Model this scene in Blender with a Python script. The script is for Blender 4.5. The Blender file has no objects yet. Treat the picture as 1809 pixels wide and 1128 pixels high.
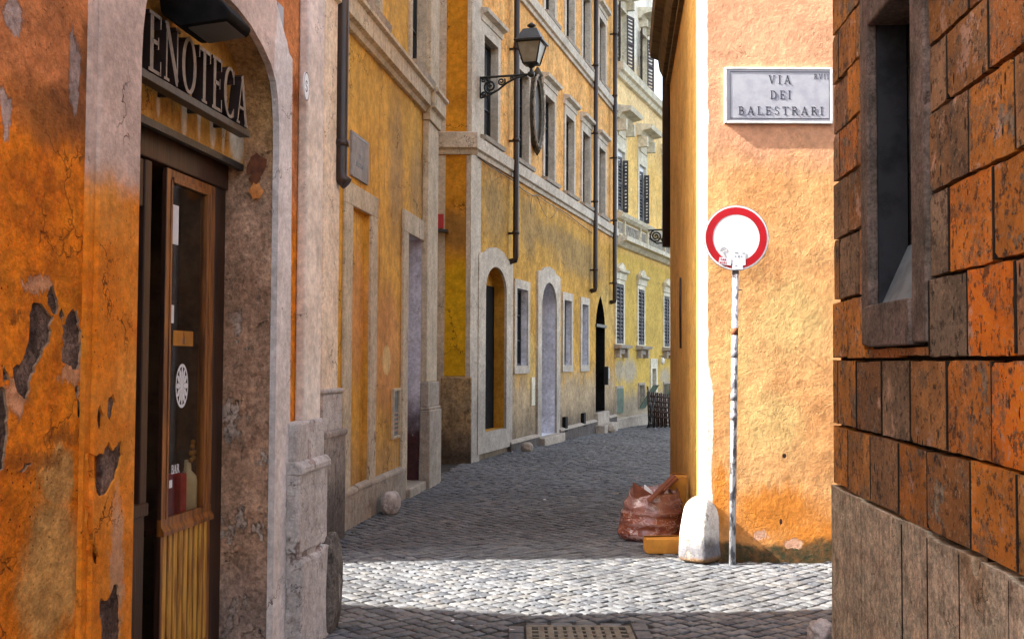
import bpy, math, random
from mathutils import Vector, Matrix
from mathutils.geometry import tessellate_polygon, delaunay_2d_cdt
random.seed(7)
R = math.radians
scene = bpy.context.scene
COL = scene.collection

# ------------------------------------------------------------------ camera
FOC, CX, CY, PIT, ROL, EYE = 1900., 904.5, 564., R(2.2), R(.3), 1.65
cam_d = bpy.data.cameras.new('camera')
cam = bpy.data.objects.new('camera', cam_d); COL.objects.link(cam)
cam_d.sensor_width = 36; cam_d.lens = FOC / 1809 * 36
cam_d.clip_start = .05; cam_d.clip_end = 600
CM = Matrix.Rotation(math.pi / 2 + PIT, 3, 'X') @ Matrix.Rotation(ROL, 3, 'Z')
cam.matrix_world = Matrix.Translation((0, 0, EYE)) @ CM.to_4x4()
scene.camera = cam

def ray(px, py):
    return CM @ Vector(((px - CX) / FOC, -(py - CY) / FOC, -1))

def proj(p):
    v = CM.inverted() @ (Vector(p) - Vector((0, 0, EYE)))
    return CX + FOC * v.x / -v.z, CY - FOC * v.y / -v.z

def ground(px, py, z=0.):
    r = ray(px, py); t = (z - EYE) / r.z
    return Vector((r.x * t, r.y * t, z))

def gz(y):
    """the street falls a little beyond the first bend"""
    return 0. if y < 20 else -.021 * min(y - 20, 16)

class Wall:
    """a vertical plane: local x runs along it, sg * local y points out of it, z up"""
    def __init__(s, px, Z, vp, sg):
        s.sg = sg; py = 637
        for _ in range(25):
            r = ray(px, py); X = r.x / r.y * Z; py = proj((X, Z, 0))[1]
        s.o = Vector((X, Z, 0))
        if vp is None: s.d = Vector((1, 0, 0))
        else:
            r = ray(vp, 637 + (vp - CX) * math.tan(ROL)); s.d = Vector((r.x / r.y, 1, 0)).normalized()
        s.n = Vector((-s.d.y * sg, s.d.x * sg, 0))
    def at(s, px, py, dd=0.):
        r = ray(px, py); o = s.o + s.n * dd
        t = o.dot(s.n) / (r.x * s.n.x + r.y * s.n.y)
        return ((Vector((r.x * t, r.y * t, 0)) - s.o).dot(s.d), EYE + r.z * t)
    def s(s, px, dd=0., py=637): return s.at(px, py, dd)[0]
    def z(s, px, py, dd=0.): return s.at(px, py, dd)[1]
    def mat(s): return Matrix.Translation(s.o) @ Matrix.Rotation(math.atan2(s.d.y, s.d.x), 4, 'Z')
    def w(s, a, d, z): return s.o + s.d * a + s.n * d + Vector((0, 0, z))

WA = Wall(545, 6.6, 1130, -1)
WC = Wall(565, 9.55, 1150, -1)
WD = Wall(826, 17.4, 1450, -1)
WF = Wall(1250, 9.0, None, -1)
WS = Wall(1233, 9.07, 1100, 1)
WG = Wall(1480, 6.0, 1040, 1)
Dend = WD.s(1086)
pe = WD.w(Dend, 0, 0)
WE = Wall(1086, pe.y, 1620, -1)
WN = Wall(771, 17.42, None, -1)

# ------------------------------------------------------------------ mesh builder
class MB:
    def __init__(s, wall=None):
        s.v = []; s.f = []; s.m = []; s.t = []; s.sm = []; s.w = wall; s.sg = wall.sg if wall else 1; s.tint = (0, 0, 0)
    def P(s, a, d, z): s.v.append((a, d * s.sg, z)); return len(s.v) - 1
    def F(s, idx, m=0, smooth=False): s.f.append(tuple(idx)); s.m.append(m); s.t.append(s.tint); s.sm.append(smooth)
    def box(s, a0, a1, d0, d1, z0, z1, m=0):
        q = [s.P(a, d, z) for z in (z0, z1) for d in (d0, d1) for a in (a0, a1)]
        for f in ((0, 1, 3, 2), (4, 6, 7, 5), (0, 4, 5, 1), (2, 3, 7, 6), (0, 2, 6, 4), (1, 5, 7, 3)): s.F([q[i] for i in f], m)
    def hexa(s, pts, m=0):
        q = [s.P(*p) for p in pts]
        for f in ((0, 1, 2, 3), (7, 6, 5, 4), (0, 4, 5, 1), (1, 5, 6, 2), (2, 6, 7, 3), (3, 7, 4, 0)): s.F([q[i] for i in f], m)
    def prism(s, poly, d0, d1, m=0, plane='az', smooth=False):
        """polygon (2d) extruded; plane az: along depth, dz: along the wall, ad: upward"""
        def pt(p, k):
            return s.P(p[0], k, p[1]) if plane == 'az' else s.P(k, p[0], p[1]) if plane == 'dz' else s.P(p[0], p[1], k)
        A = [pt(p, d0) for p in poly]; B = [pt(p, d1) for p in poly]; n = len(poly)
        for t in tessellate_polygon([[Vector((p[0], p[1], 0)) for p in poly]]):
            s.F([A[i] for i in t], m); s.F([B[i] for i in t][::-1], m)
        for i in range(n): s.F([A[i], A[(i + 1) % n], B[(i + 1) % n], B[i]], m, smooth)
    def sheet(s, outer, holes, d=0., reveal=.2, m=0, mr=None, edge=None):
        """front face with holes, reveals running inward, optional closed slab edge"""
        loops = [outer] + holes; flat = [p for l in loops for p in l]
        ids = [s.P(p[0], d, p[1]) for p in flat]
        if len(holes) < 3:
            for t in tessellate_polygon([[Vector((p[0], p[1], 0)) for p in l] for l in loops]): s.F([ids[i] for i in t], m)
        else:
            ed = []; o = 0
            for l in loops: ed += [(o + i, o + (i + 1) % len(l)) for i in range(len(l))]; o += len(l)
            vv, _, ff = delaunay_2d_cdt([Vector(p) for p in flat], ed, [], 0, 1e-5)[:3]; base = [s.P(v.x, d, v.y) for v in vv]
            def inside(x, y, l):
                c = False; j = len(l) - 1
                for i in range(len(l)):
                    if (l[i][1] > y) != (l[j][1] > y) and x < (l[j][0] - l[i][0]) * (y - l[i][1]) / (l[j][1] - l[i][1]) + l[i][0]: c = not c
                    j = i
                return c
            for f in ff:
                x = sum(vv[i].x for i in f) / len(f); y = sum(vv[i].y for i in f) / len(f)
                if inside(x, y, outer) and not any(inside(x, y, h) for h in holes): s.F([base[i] for i in f], m)
        o = len(outer)
        for k, h in enumerate(holes):
            rv = reveal[k] if isinstance(reveal, (list, tuple)) else reveal
            B = [s.P(p[0], d - rv, p[1]) for p in h]; n = len(h)
            for i in range(n): s.F([ids[o + i], ids[o + (i + 1) % n], B[(i + 1) % n], B[i]], (m if mr is None else mr[k] if isinstance(mr, (list, tuple)) else mr))
            o += n
        if edge:
            B = [s.P(p[0], d - edge, p[1]) for p in outer]; n = len(outer)
            for i in range(n): s.F([ids[i], ids[(i + 1) % n], B[(i + 1) % n], B[i]], m)
    def tube(s, pts, r, m=0, n=8, cap=True, smooth=True):
        pts = [Vector(p) for p in pts]; k = len(pts); rr = r if isinstance(r, (list, tuple)) else [r] * k; rings = []
        up = None
        for i in range(k):
            t = (pts[min(i + 1, k - 1)] - pts[max(i - 1, 0)])
            if t.length < 1e-9: t = Vector((0, 0, 1))
            t.normalize()
            if up is None: up = Vector((0, 0, 1)) if abs(t.z) < .9 else Vector((1, 0, 0))
            u = t.cross(up).normalized(); w = u.cross(t).normalized(); up = w
            rings.append([s.P(*(pts[i] + (u * math.cos(2 * math.pi * j / n) + w * math.sin(2 * math.pi * j / n)) * rr[i])) for j in range(n)])
        for i in range(k - 1):
            for j in range(n): s.F([rings[i][j], rings[i][(j + 1) % n], rings[i + 1][(j + 1) % n], rings[i + 1][j]], m, smooth)
        if cap: s.F(rings[0], m); s.F(rings[-1][::-1], m)
    def lathe(s, c, prof, n=16, m=0, smooth=True, rot=0, sq=None):
        """profile (r,z) round a vertical axis at c=(a,d)"""
        rings = []
        for r_, z in prof:
            rings.append([s.P(c[0] + r_ * math.cos(rot + 2 * math.pi * j / n), c[1] + r_ * math.sin(rot + 2 * math.pi * j / n), z) for j in range(n)])
        for i in range(len(prof) - 1):
            for j in range(n): s.F([rings[i][j], rings[i][(j + 1) % n], rings[i + 1][(j + 1) % n], rings[i + 1][j]], m, smooth)
        s.F(rings[0], m); s.F(rings[-1][::-1], m)
    def make(s, name, mats, parent=None, bevel=0, auto=True):
        me = bpy.data.meshes.new(name); me.from_pydata(s.v, [], s.f)
        for m in (mats if isinstance(mats, (list, tuple)) else [mats]): me.materials.append(m)
        me.polygons.foreach_set('material_index', s.m); me.polygons.foreach_set('use_smooth', s.sm)
        if any(t != (0, 0, 0) for t in s.t):
            at = me.attributes.new('tint', 'FLOAT_COLOR', 'FACE')
            at.data.foreach_set('color', [c for t in s.t for c in (*t, 1)])
        me.validate(); me.update()
        import bmesh
        b = bmesh.new(); b.from_mesh(me); bmesh.ops.recalc_face_normals(b, faces=b.faces[:]); b.to_mesh(me); b.free()
        o = bpy.data.objects.new(name, me); COL.objects.link(o)
        if parent: o.parent = parent
        elif s.w: o.matrix_world = s.w.mat()
        if bevel:
            md = o.modifiers.new('b', 'BEVEL'); md.width = bevel; md.segments = 2; md.limit_method = 'ANGLE'; md.angle_limit = R(40)
        return o

def thing(name, label, cat, mat=None, group=None, kind=None):
    o = bpy.data.objects.new(name, None); COL.objects.link(o); o.empty_display_size = .1
    if mat is not None: o.matrix_world = mat
    return tag(o, label, cat, group, kind)
def tag(o, label=None, cat=None, group=None, kind=None):
    if label: o['label'] = label
    if cat: o['category'] = cat
    if group: o['group'] = group
    if kind: o['kind'] = kind
    return o

# ------------------------------------------------------------------ materials
class NT:
    def __init__(s, name):
        s.mat = bpy.data.materials.new(name); s.mat.use_nodes = True; s.t = s.mat.node_tree
        s.N = s.t.nodes; s.L = s.t.links; s.N.clear()
        s.out = s.N.new('ShaderNodeOutputMaterial'); s.bs = s.N.new('ShaderNodeBsdfPrincipled')
        s.L.new(s.bs.outputs[0], s.out.inputs[0])
        s.tc = s.N.new('ShaderNodeTexCoord'); s.co = s.tc.outputs['Object']
    def put(s, sock, v):
        if v is None: return
        if isinstance(v, (int, float)): sock.default_value = v
        elif isinstance(v, (tuple, list)): sock.default_value = (*v, 1) if len(sock.default_value) == 4 and len(v) == 3 else v
        else: s.L.new(v, sock)
    def m(s, op, a, b=None, c=None, clamp=False):
        n = s.N.new('ShaderNodeMath'); n.operation = op; n.use_clamp = clamp
        s.put(n.inputs[0], a); s.put(n.inputs[1], b); s.put(n.inputs[2], c); return n.outputs[0]
    def vm(s, op, a, b=None, sc=None):
        n = s.N.new('ShaderNodeVectorMath'); n.operation = op
        s.put(n.inputs[0], a); s.put(n.inputs[1], b)
        if sc is not None: s.put(n.inputs[3], sc)
        return n.outputs[1] if op in ('LENGTH', 'DISTANCE') else n.outputs[0]
    def noise(s, scale, det=4, rough=.55, stretch=None, off=0, dist=0, col=False):
        v = s.co
        if stretch or off:
            mp = s.N.new('ShaderNodeMapping'); s.L.new(v, mp.inputs[0]); mp.inputs['Location'].default_value = (off, off * .7, off * 1.3)
            if stretch: mp.inputs['Scale'].default_value = stretch
            v = mp.outputs[0]
        n = s.N.new('ShaderNodeTexNoise'); s.L.new(v, n.inputs['Vector']); n.inputs['Scale'].default_value = scale
        n.inputs['Detail'].default_value = det; n.inputs['Roughness'].default_value = rough; n.inputs['Distortion'].default_value = dist
        return n.outputs['Color' if col else 'Fac']
    def rng(s, v, a, b, c=0., d=1.):
        n = s.N.new('ShaderNodeMapRange'); n.interpolation_type = 'SMOOTHSTEP'
        s.put(n.inputs[0], v)
        for i, x in enumerate((a, b, c, d)): s.put(n.inputs[i + 1], x)
        return n.outputs[0]
    def mix(s, f, a, b, mode='MIX'):
        n = s.N.new('ShaderNodeMix'); n.data_type = 'RGBA'; n.blend_type = mode
        s.put(n.inputs[0], f); s.put(n.inputs[6], a); s.put(n.inputs[7], b); return n.outputs[2]
    def bump(s, h, strength=.5, dist=.01, normal=None):
        n = s.N.new('ShaderNodeBump'); n.inputs['Strength'].default_value = strength; n.inputs['Distance'].default_value = dist
        s.put(n.inputs['Height'], h)
        if normal is not None: s.L.new(normal, n.inputs['Normal'])
        return n.outputs[0]
    def xyz(s, v=None):
        n = s.N.new('ShaderNodeSeparateXYZ'); s.L.new(v or s.co, n.inputs[0]); return n.outputs
    def fin(s, col, rough=.85, nrm=None, spec=.2, metal=0):
        s.put(s.bs.inputs['Base Color'], col); s.put(s.bs.inputs['Roughness'], rough); s.put(s.bs.inputs['Metallic'], metal)
        s.put(s.bs.inputs['Specular IOR Level'], spec)
        if nrm is not None: s.L.new(nrm, s.bs.inputs['Normal'])
        return s.mat

def plaster(name, base, alt, dark, k=1., streak=.35, pits=.5, bump=.6, layers=(), patch=.5, rough=.9, fine=60, relief=.02, grit=.24, crack=.7):
    """lime plaster: cloudy base/alt, dark weathering, rain streaks, pits; layers of placed stains and peeled places"""
    n = NT(name)
    big = n.noise(1.1 * k, 5, .6); mid = n.noise(4.5 * k, 6, .62, off=3.3); sm = n.noise(22 * k, 5, .65, off=9)
    c = n.mix(n.rng(big, .36, .64), base, alt)
    c = n.mix(n.m('MULTIPLY', n.rng(mid, .5, .78), patch), c, dark)
    st = n.noise(5 * k, 5, .6, stretch=(2.2, 2.2, .22), off=5)
    c = n.mix(n.m('MULTIPLY', n.rng(st, .5, .75), streak), c, dark)
    st2 = n.noise(9 * k, 4, .6, stretch=(2.6, 2.6, .3), off=15)
    c = n.mix(n.m('MULTIPLY', n.rng(st2, .55, .75), streak * .25), c, tuple(min(1, x * 1.35) for x in base))
    grain = n.noise(95 * k, 3, .7, off=1)
    c = n.mix(.55, c, n.mix(n.rng(grain, .28, .72), tuple(x * .62 for x in base), tuple(min(1, x * 1.3) for x in base)), 'SOFT_LIGHT')
    c = n.mix(n.rng(sm, .25, .75, .0, .28), c, tuple(x * .55 for x in alt))
    h = n.m('ADD', n.m('MULTIPLY', mid, .8), n.m('ADD', n.m('MULTIPLY', sm, .35), n.m('MULTIPLY', n.noise(fine, 3, .6, off=2), .16)))
    if pits:
        vo = n.N.new('ShaderNodeTexVoronoi'); vo.inputs['Scale'].default_value = 26 * k; n.L.new(n.co, vo.inputs['Vector']); vo.inputs['Randomness'].default_value = 1
        pm = n.m('MULTIPLY', n.rng(vo.outputs['Distance'], .16, .08), n.rng(n.noise(2.2 * k, 3, off=21), .52, .6))
        c = n.mix(n.m('MULTIPLY', pm, pits), c, tuple(x * .2 for x in dark)); h = n.m('SUBTRACT', h, n.m('MULTIPLY', pm, .5 * pits))
    X = n.xyz()
    wz = n.m('SUBTRACT', n.noise(3.2, 6, .65, off=30), .5)
    for ly in layers:
        if ly[0] == 'blob':      # colour, ellipses, warp, softness, depth, strength
            _, col, els, warp, soft, dep, stg = ly
            v = n.vm('ADD', n.co, n.vm('SCALE', n.vm('SUBTRACT', n.noise(9 if warp < .3 else 5, 7, .72, off=12, col=True, stretch=(1.4, 1.4, .6)), (.5, .5, .5)), sc=warp))
            f = None
            for (a, z, ra, rz) in els:
                q = n.vm('LENGTH', n.vm('MULTIPLY', n.vm('SUBTRACT', v, (a, 0, z)), (1 / ra, 0, 1 / rz)))
                f = q if f is None else n.m('MINIMUM', f, q)
            mk = n.m('MULTIPLY', n.rng(f, 1 + soft, 1 - soft), stg)
        elif ly[0] == 'low':      # colour, full below z0, none above z1, wobble, strength
            _, col, z0, z1, wob, stg = ly; dep = 0
            zz = n.m('ADD', X[2], n.m('MULTIPLY', wz, wob)); mk = n.m('MULTIPLY', n.rng(zz, z1, z0), stg)
        elif ly[0] == 'high':
            _, col, z0, z1, wob, stg = ly; dep = 0
            zz = n.m('ADD', X[2], n.m('MULTIPLY', wz, wob)); mk = n.m('MULTIPLY', n.rng(zz, z0, z1), stg)
        elif ly[0] == 'flake':    # colour, noise scale, threshold, zmax, strength : broken paint in the lower wall
            _, col, sc, th, zmax, stg = ly; dep = 1
            q = n.noise(sc, 7, .68, off=40, stretch=(1, 1, .7)); mk = n.m('MULTIPLY', n.m('MULTIPLY', n.rng(q, th, th + .03), n.rng(n.m('ADD', X[2], n.m('MULTIPLY', wz, .8)), zmax, zmax - .3)), stg)
        if isinstance(col, tuple) and len(col) == 2: colr = n.mix(n.rng(n.noise(14, 5, .7, off=50), .35, .65), col[0], col[1])
        else: colr = col
        c = n.mix(mk, c, colr)
        if dep: h = n.m('SUBTRACT', h, n.m('MULTIPLY', mk, dep))
    if crack:
        vc = n.N.new('ShaderNodeTexVoronoi'); vc.feature = 'DISTANCE_TO_EDGE'; vc.inputs['Scale'].default_value = 1.7 * k
        n.L.new(n.vm('ADD', n.co, n.vm('SCALE', n.noise(3 * k, 4, .7, off=80, col=True), sc=.55 / k)), vc.inputs['Vector'])
        cm = n.m('MULTIPLY', n.m('MULTIPLY', n.rng(vc.outputs['Distance'], .014, .004), n.rng(n.noise(1.3 * k, 3, off=85), .52, .6)), crack)
        c = n.mix(cm, c, tuple(x * .12 for x in dark)); h = n.m('SUBTRACT', h, n.m('MULTIPLY', cm, .8))
    gt = n.m('MULTIPLY', n.rng(n.noise(13 * k, 6, .78, off=61), .3, .7, 1 - grit, 1 + grit * .8), n.rng(n.noise(2.4 * k, 6, .7, off=71), .3, .7, 1 - grit * .8, 1 + grit * .6))
    c = n.vm('SCALE', c, sc=gt)
    return n.fin(c, rough, n.bump(h, bump, relief))

def simple(name, col, col2=None, rough=.6, sc=12, bump=.2, spec=.3, metal=0, stretch=None, th=(.4, .65), dist=.005):
    n = NT(name); a = n.noise(sc, 6, .65, stretch=stretch); col2 = col2 or tuple(x * .6 for x in col)
    return n.fin(n.mix(n.rng(a, *th), col, col2), rough, n.bump(n.noise(sc * 4, 4, .6, stretch=stretch), bump, dist), spec, metal)

PALE = (.50, .44, .40); PALED = (.30, .25, .22)
# wine shop wall
def A(px, py, d=0): return WA.at(px, py, d)
def el(W, px, py, rx, ry, d=0):
    """ellipse given in photo pixels, turned into metres on the wall"""
    a, z = W.at(px, py, d); a2, _ = W.at(px + rx, py, d); _, z2 = W.at(px, py - ry, d); return (a, z, abs(a2 - a), abs(z2 - z))
M = {}
zc = A(150, 270)[1]
M['a_wall'] = plaster('ochre_red_plaster', (.74, .255, .012), (.82, .34, .03), (.36, .085, .012), k=1.3, streak=.25, pits=1., bump=.9, patch=.6, relief=.035, grit=.36, crack=.45, layers=[
    ('high', (.52, .19, .075), zc - .02, zc + .22, .35, .85),
    ('blob', (.20, .075, .022), [el(WA, 110, 205, 75, 55), el(WA, 150, 120, 20, 60)], .35, .45, 0, .7),
    ('blob', (.48, .36, .14), [el(WA, 95, 1010, 52, 120), el(WA, 100, 850, 30, 60)], .35, .3, 0, .65),
    ('blob', (.20, .07, .012), [el(WA, 75, 815, 45, 16), el(WA, 110, 770, 30, 16), el(WA, 30, 560, 14, 8)], .25, .5, 0, .7),
    ('blob', (.50, .36, .26), [el(WA, 66, 500, 30, 14), el(WA, 30, 700, 26, 30), el(WA, 130, 660, 20, 20)], .22, .12, .4, .55),
    ('blob', (.42, .33, .30), [el(WA, 131, 130, 9, 75), el(WA, 22, 30, 20, 35), el(WA, 8, 205, 9, 40)], .16, .12, .3, .9)])
zo = A(210, 345)[1]; cA0 = WA.s(490)
M['under'] = plaster('brown_under_render', (.42, .27, .17), (.50, .36, .26), (.2, .12, .08), k=4)
M['rubble'] = plaster('bare_rubble_masonry', (.34, .26, .22), (.13, .09, .08), (.03, .02, .02), k=4, streak=.4, pits=.8, bump=1., patch=1., grit=.6, relief=.04)
M['a_trim'] = plaster('pale_lime_plaster', (.76, .63, .53), (.80, .68, .58), (.50, .35, .25), k=1.3, streak=.35, pits=.5, bump=.5, patch=.4, layers=[
    ('high', (.56, .45, .43), zo + .6, zo + 1.4, .4, .5),
    ('low', (.66, .60, .55), 1.3, 1.9, .6, .7)])
M['a_trim_or'] = plaster('pale_plaster_over_orange', (.78, .29, .02), (.82, .40, .10), (.48, .14, .02), k=1.5, streak=.25, pits=.8, bump=.7, layers=[
    ('high', (.62, .47, .40), zo - .05, zo + .12, .3, 1.),
    ('blob', (.48, .44, .36), [el(WA, 236, 560, 4, 160), el(WA, 190, 1010, 12, 140)], .2, .3, 0, .5),
    ('blob', (.68, .61, .58), [(cA0, 1.0, .30, 3.2)], .08, .03, 0, 1.)])
M['a_reveal'] = plaster('brown_worn_plaster', (.50, .33, .23), (.60, .42, .31), (.20, .11, .07), k=2.4, streak=.5, pits=.7, bump=.9, patch=.9, grit=.45, layers=[
    ('high', (.36, .21, .07), 2.5, 3.0, .4, .8), ('flake', (.52, .42, .35), 7, .56, 2.1, .8), ('low', (.36, .29, .26), .2, .7, .5, .7)])
M['a_soffit'] = plaster('ochre_fascia_plaster', (.50, .30, .08), (.42, .24, .06), (.16, .08, .03), k=2, streak=.8, pits=.3, bump=.3, layers=[('blob', (.62, .56, .44), [el(WA, 326, 200, 5, 40, -.17), el(WA, 352, 205, 3, 40, -.17), el(WA, 376, 225, 5, 34, -.17), el(WA, 395, 235, 3, 30, -.17), el(WA, 419, 245, 13, 40, -.17), el(WA, 280, 180, 3, 24, -.17)], .04, .4, 0, .85)])
M['granite'] = plaster('rough_granite', (.60, .56, .54), (.50, .46, .44), (.20, .13, .10), k=4, streak=.3, pits=.6, bump=1., patch=.7, fine=90, layers=[
    ('flake', (.22, .10, .07), 6, .62, 1.2, .6)])
M['granite_dark'] = plaster('grimy_granite', (.34, .30, .275), (.42, .37, .34), (.06, .045, .04), k=3, streak=.6, pits=.5, bump=1., patch=.9, layers=[
    ('low', (.035, .028, .026), .2, .9, .8, .75)])
# corner house C
def C(px, py, d=-.08): return WC.at(px, py, d)
M['c_wall'] = plaster('ochre_streaked_plaster', (.66, .385, .075), (.74, .45, .12), (.26, .15, .06), k=.9, streak=.75, pits=.3, bump=.5, patch=.55, layers=[
    ('high', (.66, .42, .09), 3.6, 4.6, .8, .45),
    ('blob', (.66, .29, .11), [el(WC, 683, 620, 24, 110, -.08), el(WC, 640, 560, 12, 120, -.08)], .5, .35, 0, .6),
    ('blob', (.27, .20, .12), [el(WC, 740, 330, 14, 70, -.08), el(WC, 700, 300, 12, 120, -.08)], .6, .5, 0, .55),
    ('low', (.30, .19, .10), .3, 1.1, .7, .55),
    ('blob', (.70, .50, .22), [el(WC, 683, 636, 7, 26, -.08)], .03, .1, .1, .9),
    ('flake', (.16, .07, .05), 5, .63, 1.3, .9)])
M['c_orange'] = plaster('peach_plaster_patch', (.70, .30, .10), (.76, .38, .16), (.45, .2, .07), k=1.4)
M['c_trim'] = plaster('grey_pale_plaster', (.56, .49, .38), (.64, .56, .45), (.30, .22, .15), k=1.6, streak=.6, pits=.3, bump=.45, layers=[
    ('flake', (.15, .085, .06), 6, .60, 1.2, .85)])
M['c_pink'] = plaster('pink_pale_plaster', (.76, .62, .50), (.80, .67, .55), (.46, .31, .20), k=1.4, streak=.5, pits=.3, bump=.4)
M['c_reveal'] = plaster('lilac_whitewash', (.66, .64, .72), (.72, .70, .76), (.40, .34, .36), k=2, layers=[('low', (.075, .03, .03), .7, 1.35, .7, 1.), ('flake', (.4, .3, .28), 8, .64, 1.3, .8)])
M['travertine'] = plaster('worn_travertine', (.40, .36, .31), (.48, .42, .36), (.20, .15, .12), k=3, streak=.5, pits=.5, bump=.6)
# D
M['d_wall'] = plaster('apricot_plaster', (.76, .42, .16), (.80, .50, .23), (.44, .24, .10), k=.9, streak=.7, grit=.34, pits=.15, bump=.35, patch=.35, layers=[
    ('low', (.56, .31, .06), 4.6, 5.2, .2, 1.),
    ('blob', (.26, .19, .10), [el(WD, 875, 370, 20, 60), el(WD, 1000, 430, 60, 22), el(WD, 935, 400, 15, 50), el(WD, 1030, 470, 40, 20)], 1.0, .5, 0, .6),
    ('low', (.36, .30, .22), .9, 1.8, 1.6, .75),
    ('blob', (.58, .40, .13), [el(WD, 938, 640, 8, 50), el(WD, 1070, 560, 14, 60), el(WD, 884, 660, 6, 60)], .6, .3, 0, .7),
    ('low', (.12, .095, .07), .1, .9, .9, .85)])
M['d_front'] = plaster('deep_orange_plaster', (.66, .33, .035), (.74, .40, .06), (.30, .14, .03), k=.9, streak=.3, pits=.2, bump=.4, layers=[
    ('blob', (.20, .12, .045), [(.3, 3.75, .5, .35)], .5, .5, 0, .7), ('low', (.72, .45, .01), 3., 3.5, .5, .8),
    ('low', (.25, .20, .15), 1.38, 1.42, .02, 1.), ('low', (.07, .055, .045), .1, 1.2, .6, .85)])
M['d_trim'] = plaster('warm_grey_trim', (.58, .52, .44), (.66, .60, .52), (.36, .30, .22), k=1.5, streak=.5, pits=.15, bump=.3, layers=[('low', (.30, .27, .24), .6, 2.2, 1.0, .8)])
M['d_blue'] = plaster('whitewashed_reveal', (.72, .73, .82), (.78, .78, .86), (.50, .50, .58), k=1, streak=.3, pits=0, bump=.2)
M['d_oran'] = plaster('ochre_reveal', (.50, .28, .04), (.54, .31, .06), (.30, .17, .03), k=1)
M['door_black'] = simple('blackened_door_paint', (.012, .011, .011), (.006, .006, .006), .8, 9, .3, .08)
M['d_plinth'] = plaster('stained_plinth_render', (.40, .33, .24), (.46, .34, .20), (.10, .075, .055), k=1.6, streak=.7, patch=.9, grit=.4, layers=[('low', (.05, .04, .038), .15, .9, .9, .85)])
# E
M['e_wall'] = plaster('lemon_plaster', (.80, .53, .20), (.84, .60, .27), (.48, .31, .14), k=.8, streak=.35, pits=0, bump=.3, patch=.35, layers=[
    ('high', (.82, .65, .40), 7.4, 9.6, .5, .6), ('high', (.88, .85, .74), 10.0, 11.0, .4, .95),  # cream top storey: bloom of the overexposed wall put into the colour
    ('low', (.56, .38, .08), 4.6, 4.9, .1, .9),
    ('blob', (.38, .34, .28), [el(WE, 1112, 655, 12, 22), el(WE, 1175, 665, 8, 16), el(WE, 1095, 655, 8, 20)], .7, .4, 0, .8),
    ('low', (.28, .25, .22), .4, 1.1, .7, .8)])
M['e_trim'] = plaster('cream_trim', (.70, .65, .52), (.74, .69, .56), (.44, .38, .26), k=1, streak=.4, pits=0, bump=.25)
M['e_panel'] = simple('grey_relief_stone', (.36, .33, .27), (.16, .14, .11), .9, 9, 1., dist=.04)
# F
zf = WF.z(1300, 900)
M['f_wall'] = plaster('salmon_orange_plaster', (.64, .36, .17), (.74, .47, .24), (.46, .21, .07), k=1.3, streak=.2, pits=.25, bump=.62, patch=.45, fine=75, crack=.22, relief=.018, grit=.2, layers=[
    ('high', (.58, .29, .18), WF.z(1350, 330), WF.z(1350, 240), .5, .75),  # pinker, darker upper wall: soft shade painted into the plaster
    ('blob', (.68, .50, .20), [el(WF, 1360, 740, 60, 50), el(WF, 1400, 560, 60, 60), el(WF, 1300, 620, 25, 60)], .8, .5, 0, .6),
    ('blob', (.60, .20, .02), [el(WF, 1370, 900, 75, 42), el(WF, 1440, 950, 60, 30), el(WF, 1270, 870, 18, 50)], .45, .5, 0, .85),
    ('low', (.56, .20, .03), .30, .62, .5, .5),
    ('low', ((.05, .05, .025), (.16, .08, .03)), .10, .19, .35, 1.),
    ('blob', (.58, .33, .22), [el(WF, 1400, 960, 16, 10), el(WF, 1345, 945, 12, 8)], .14, .15, .8, 1.),
    ('blob', (.86, .80, .70), [(-.01, 1.1, .06, .55), (-.01, .5, .05, .5), (-.01, 3., .018, 3.2)], .05, .08, 0, 1.),  # blown-out sun along the corner edge, painted as white
    ('blob', (.04, .025, .02), [el(WF, 1386, 805, 3.5, 4), el(WF, 1380, 921, 2.5, 5)], .0, .2, 1.5, 1.)])
M['f_side'] = plaster('amber_side_plaster', (.66, .40, .13), (.72, .45, .16), (.42, .22, .07), k=1, streak=.5, pits=.1, bump=.35, layers=[('low', (.45, .20, .04), .2, 1.2, .6, .7)])
M['f_white'] = plaster('glare_white_corner', (.80, .76, .70), (.84, .81, .75), (.5, .42, .32), k=1.5, streak=.15, pits=.2, bump=.5, patch=.2)  # white stands in for sun glare on the corner chamfer
M['olive_wood'] = simple('weathered_eave_boards', (.17, .11, .035), (.08, .05, .02), .8, 10, .5, stretch=(1, .2, 1))
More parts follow.
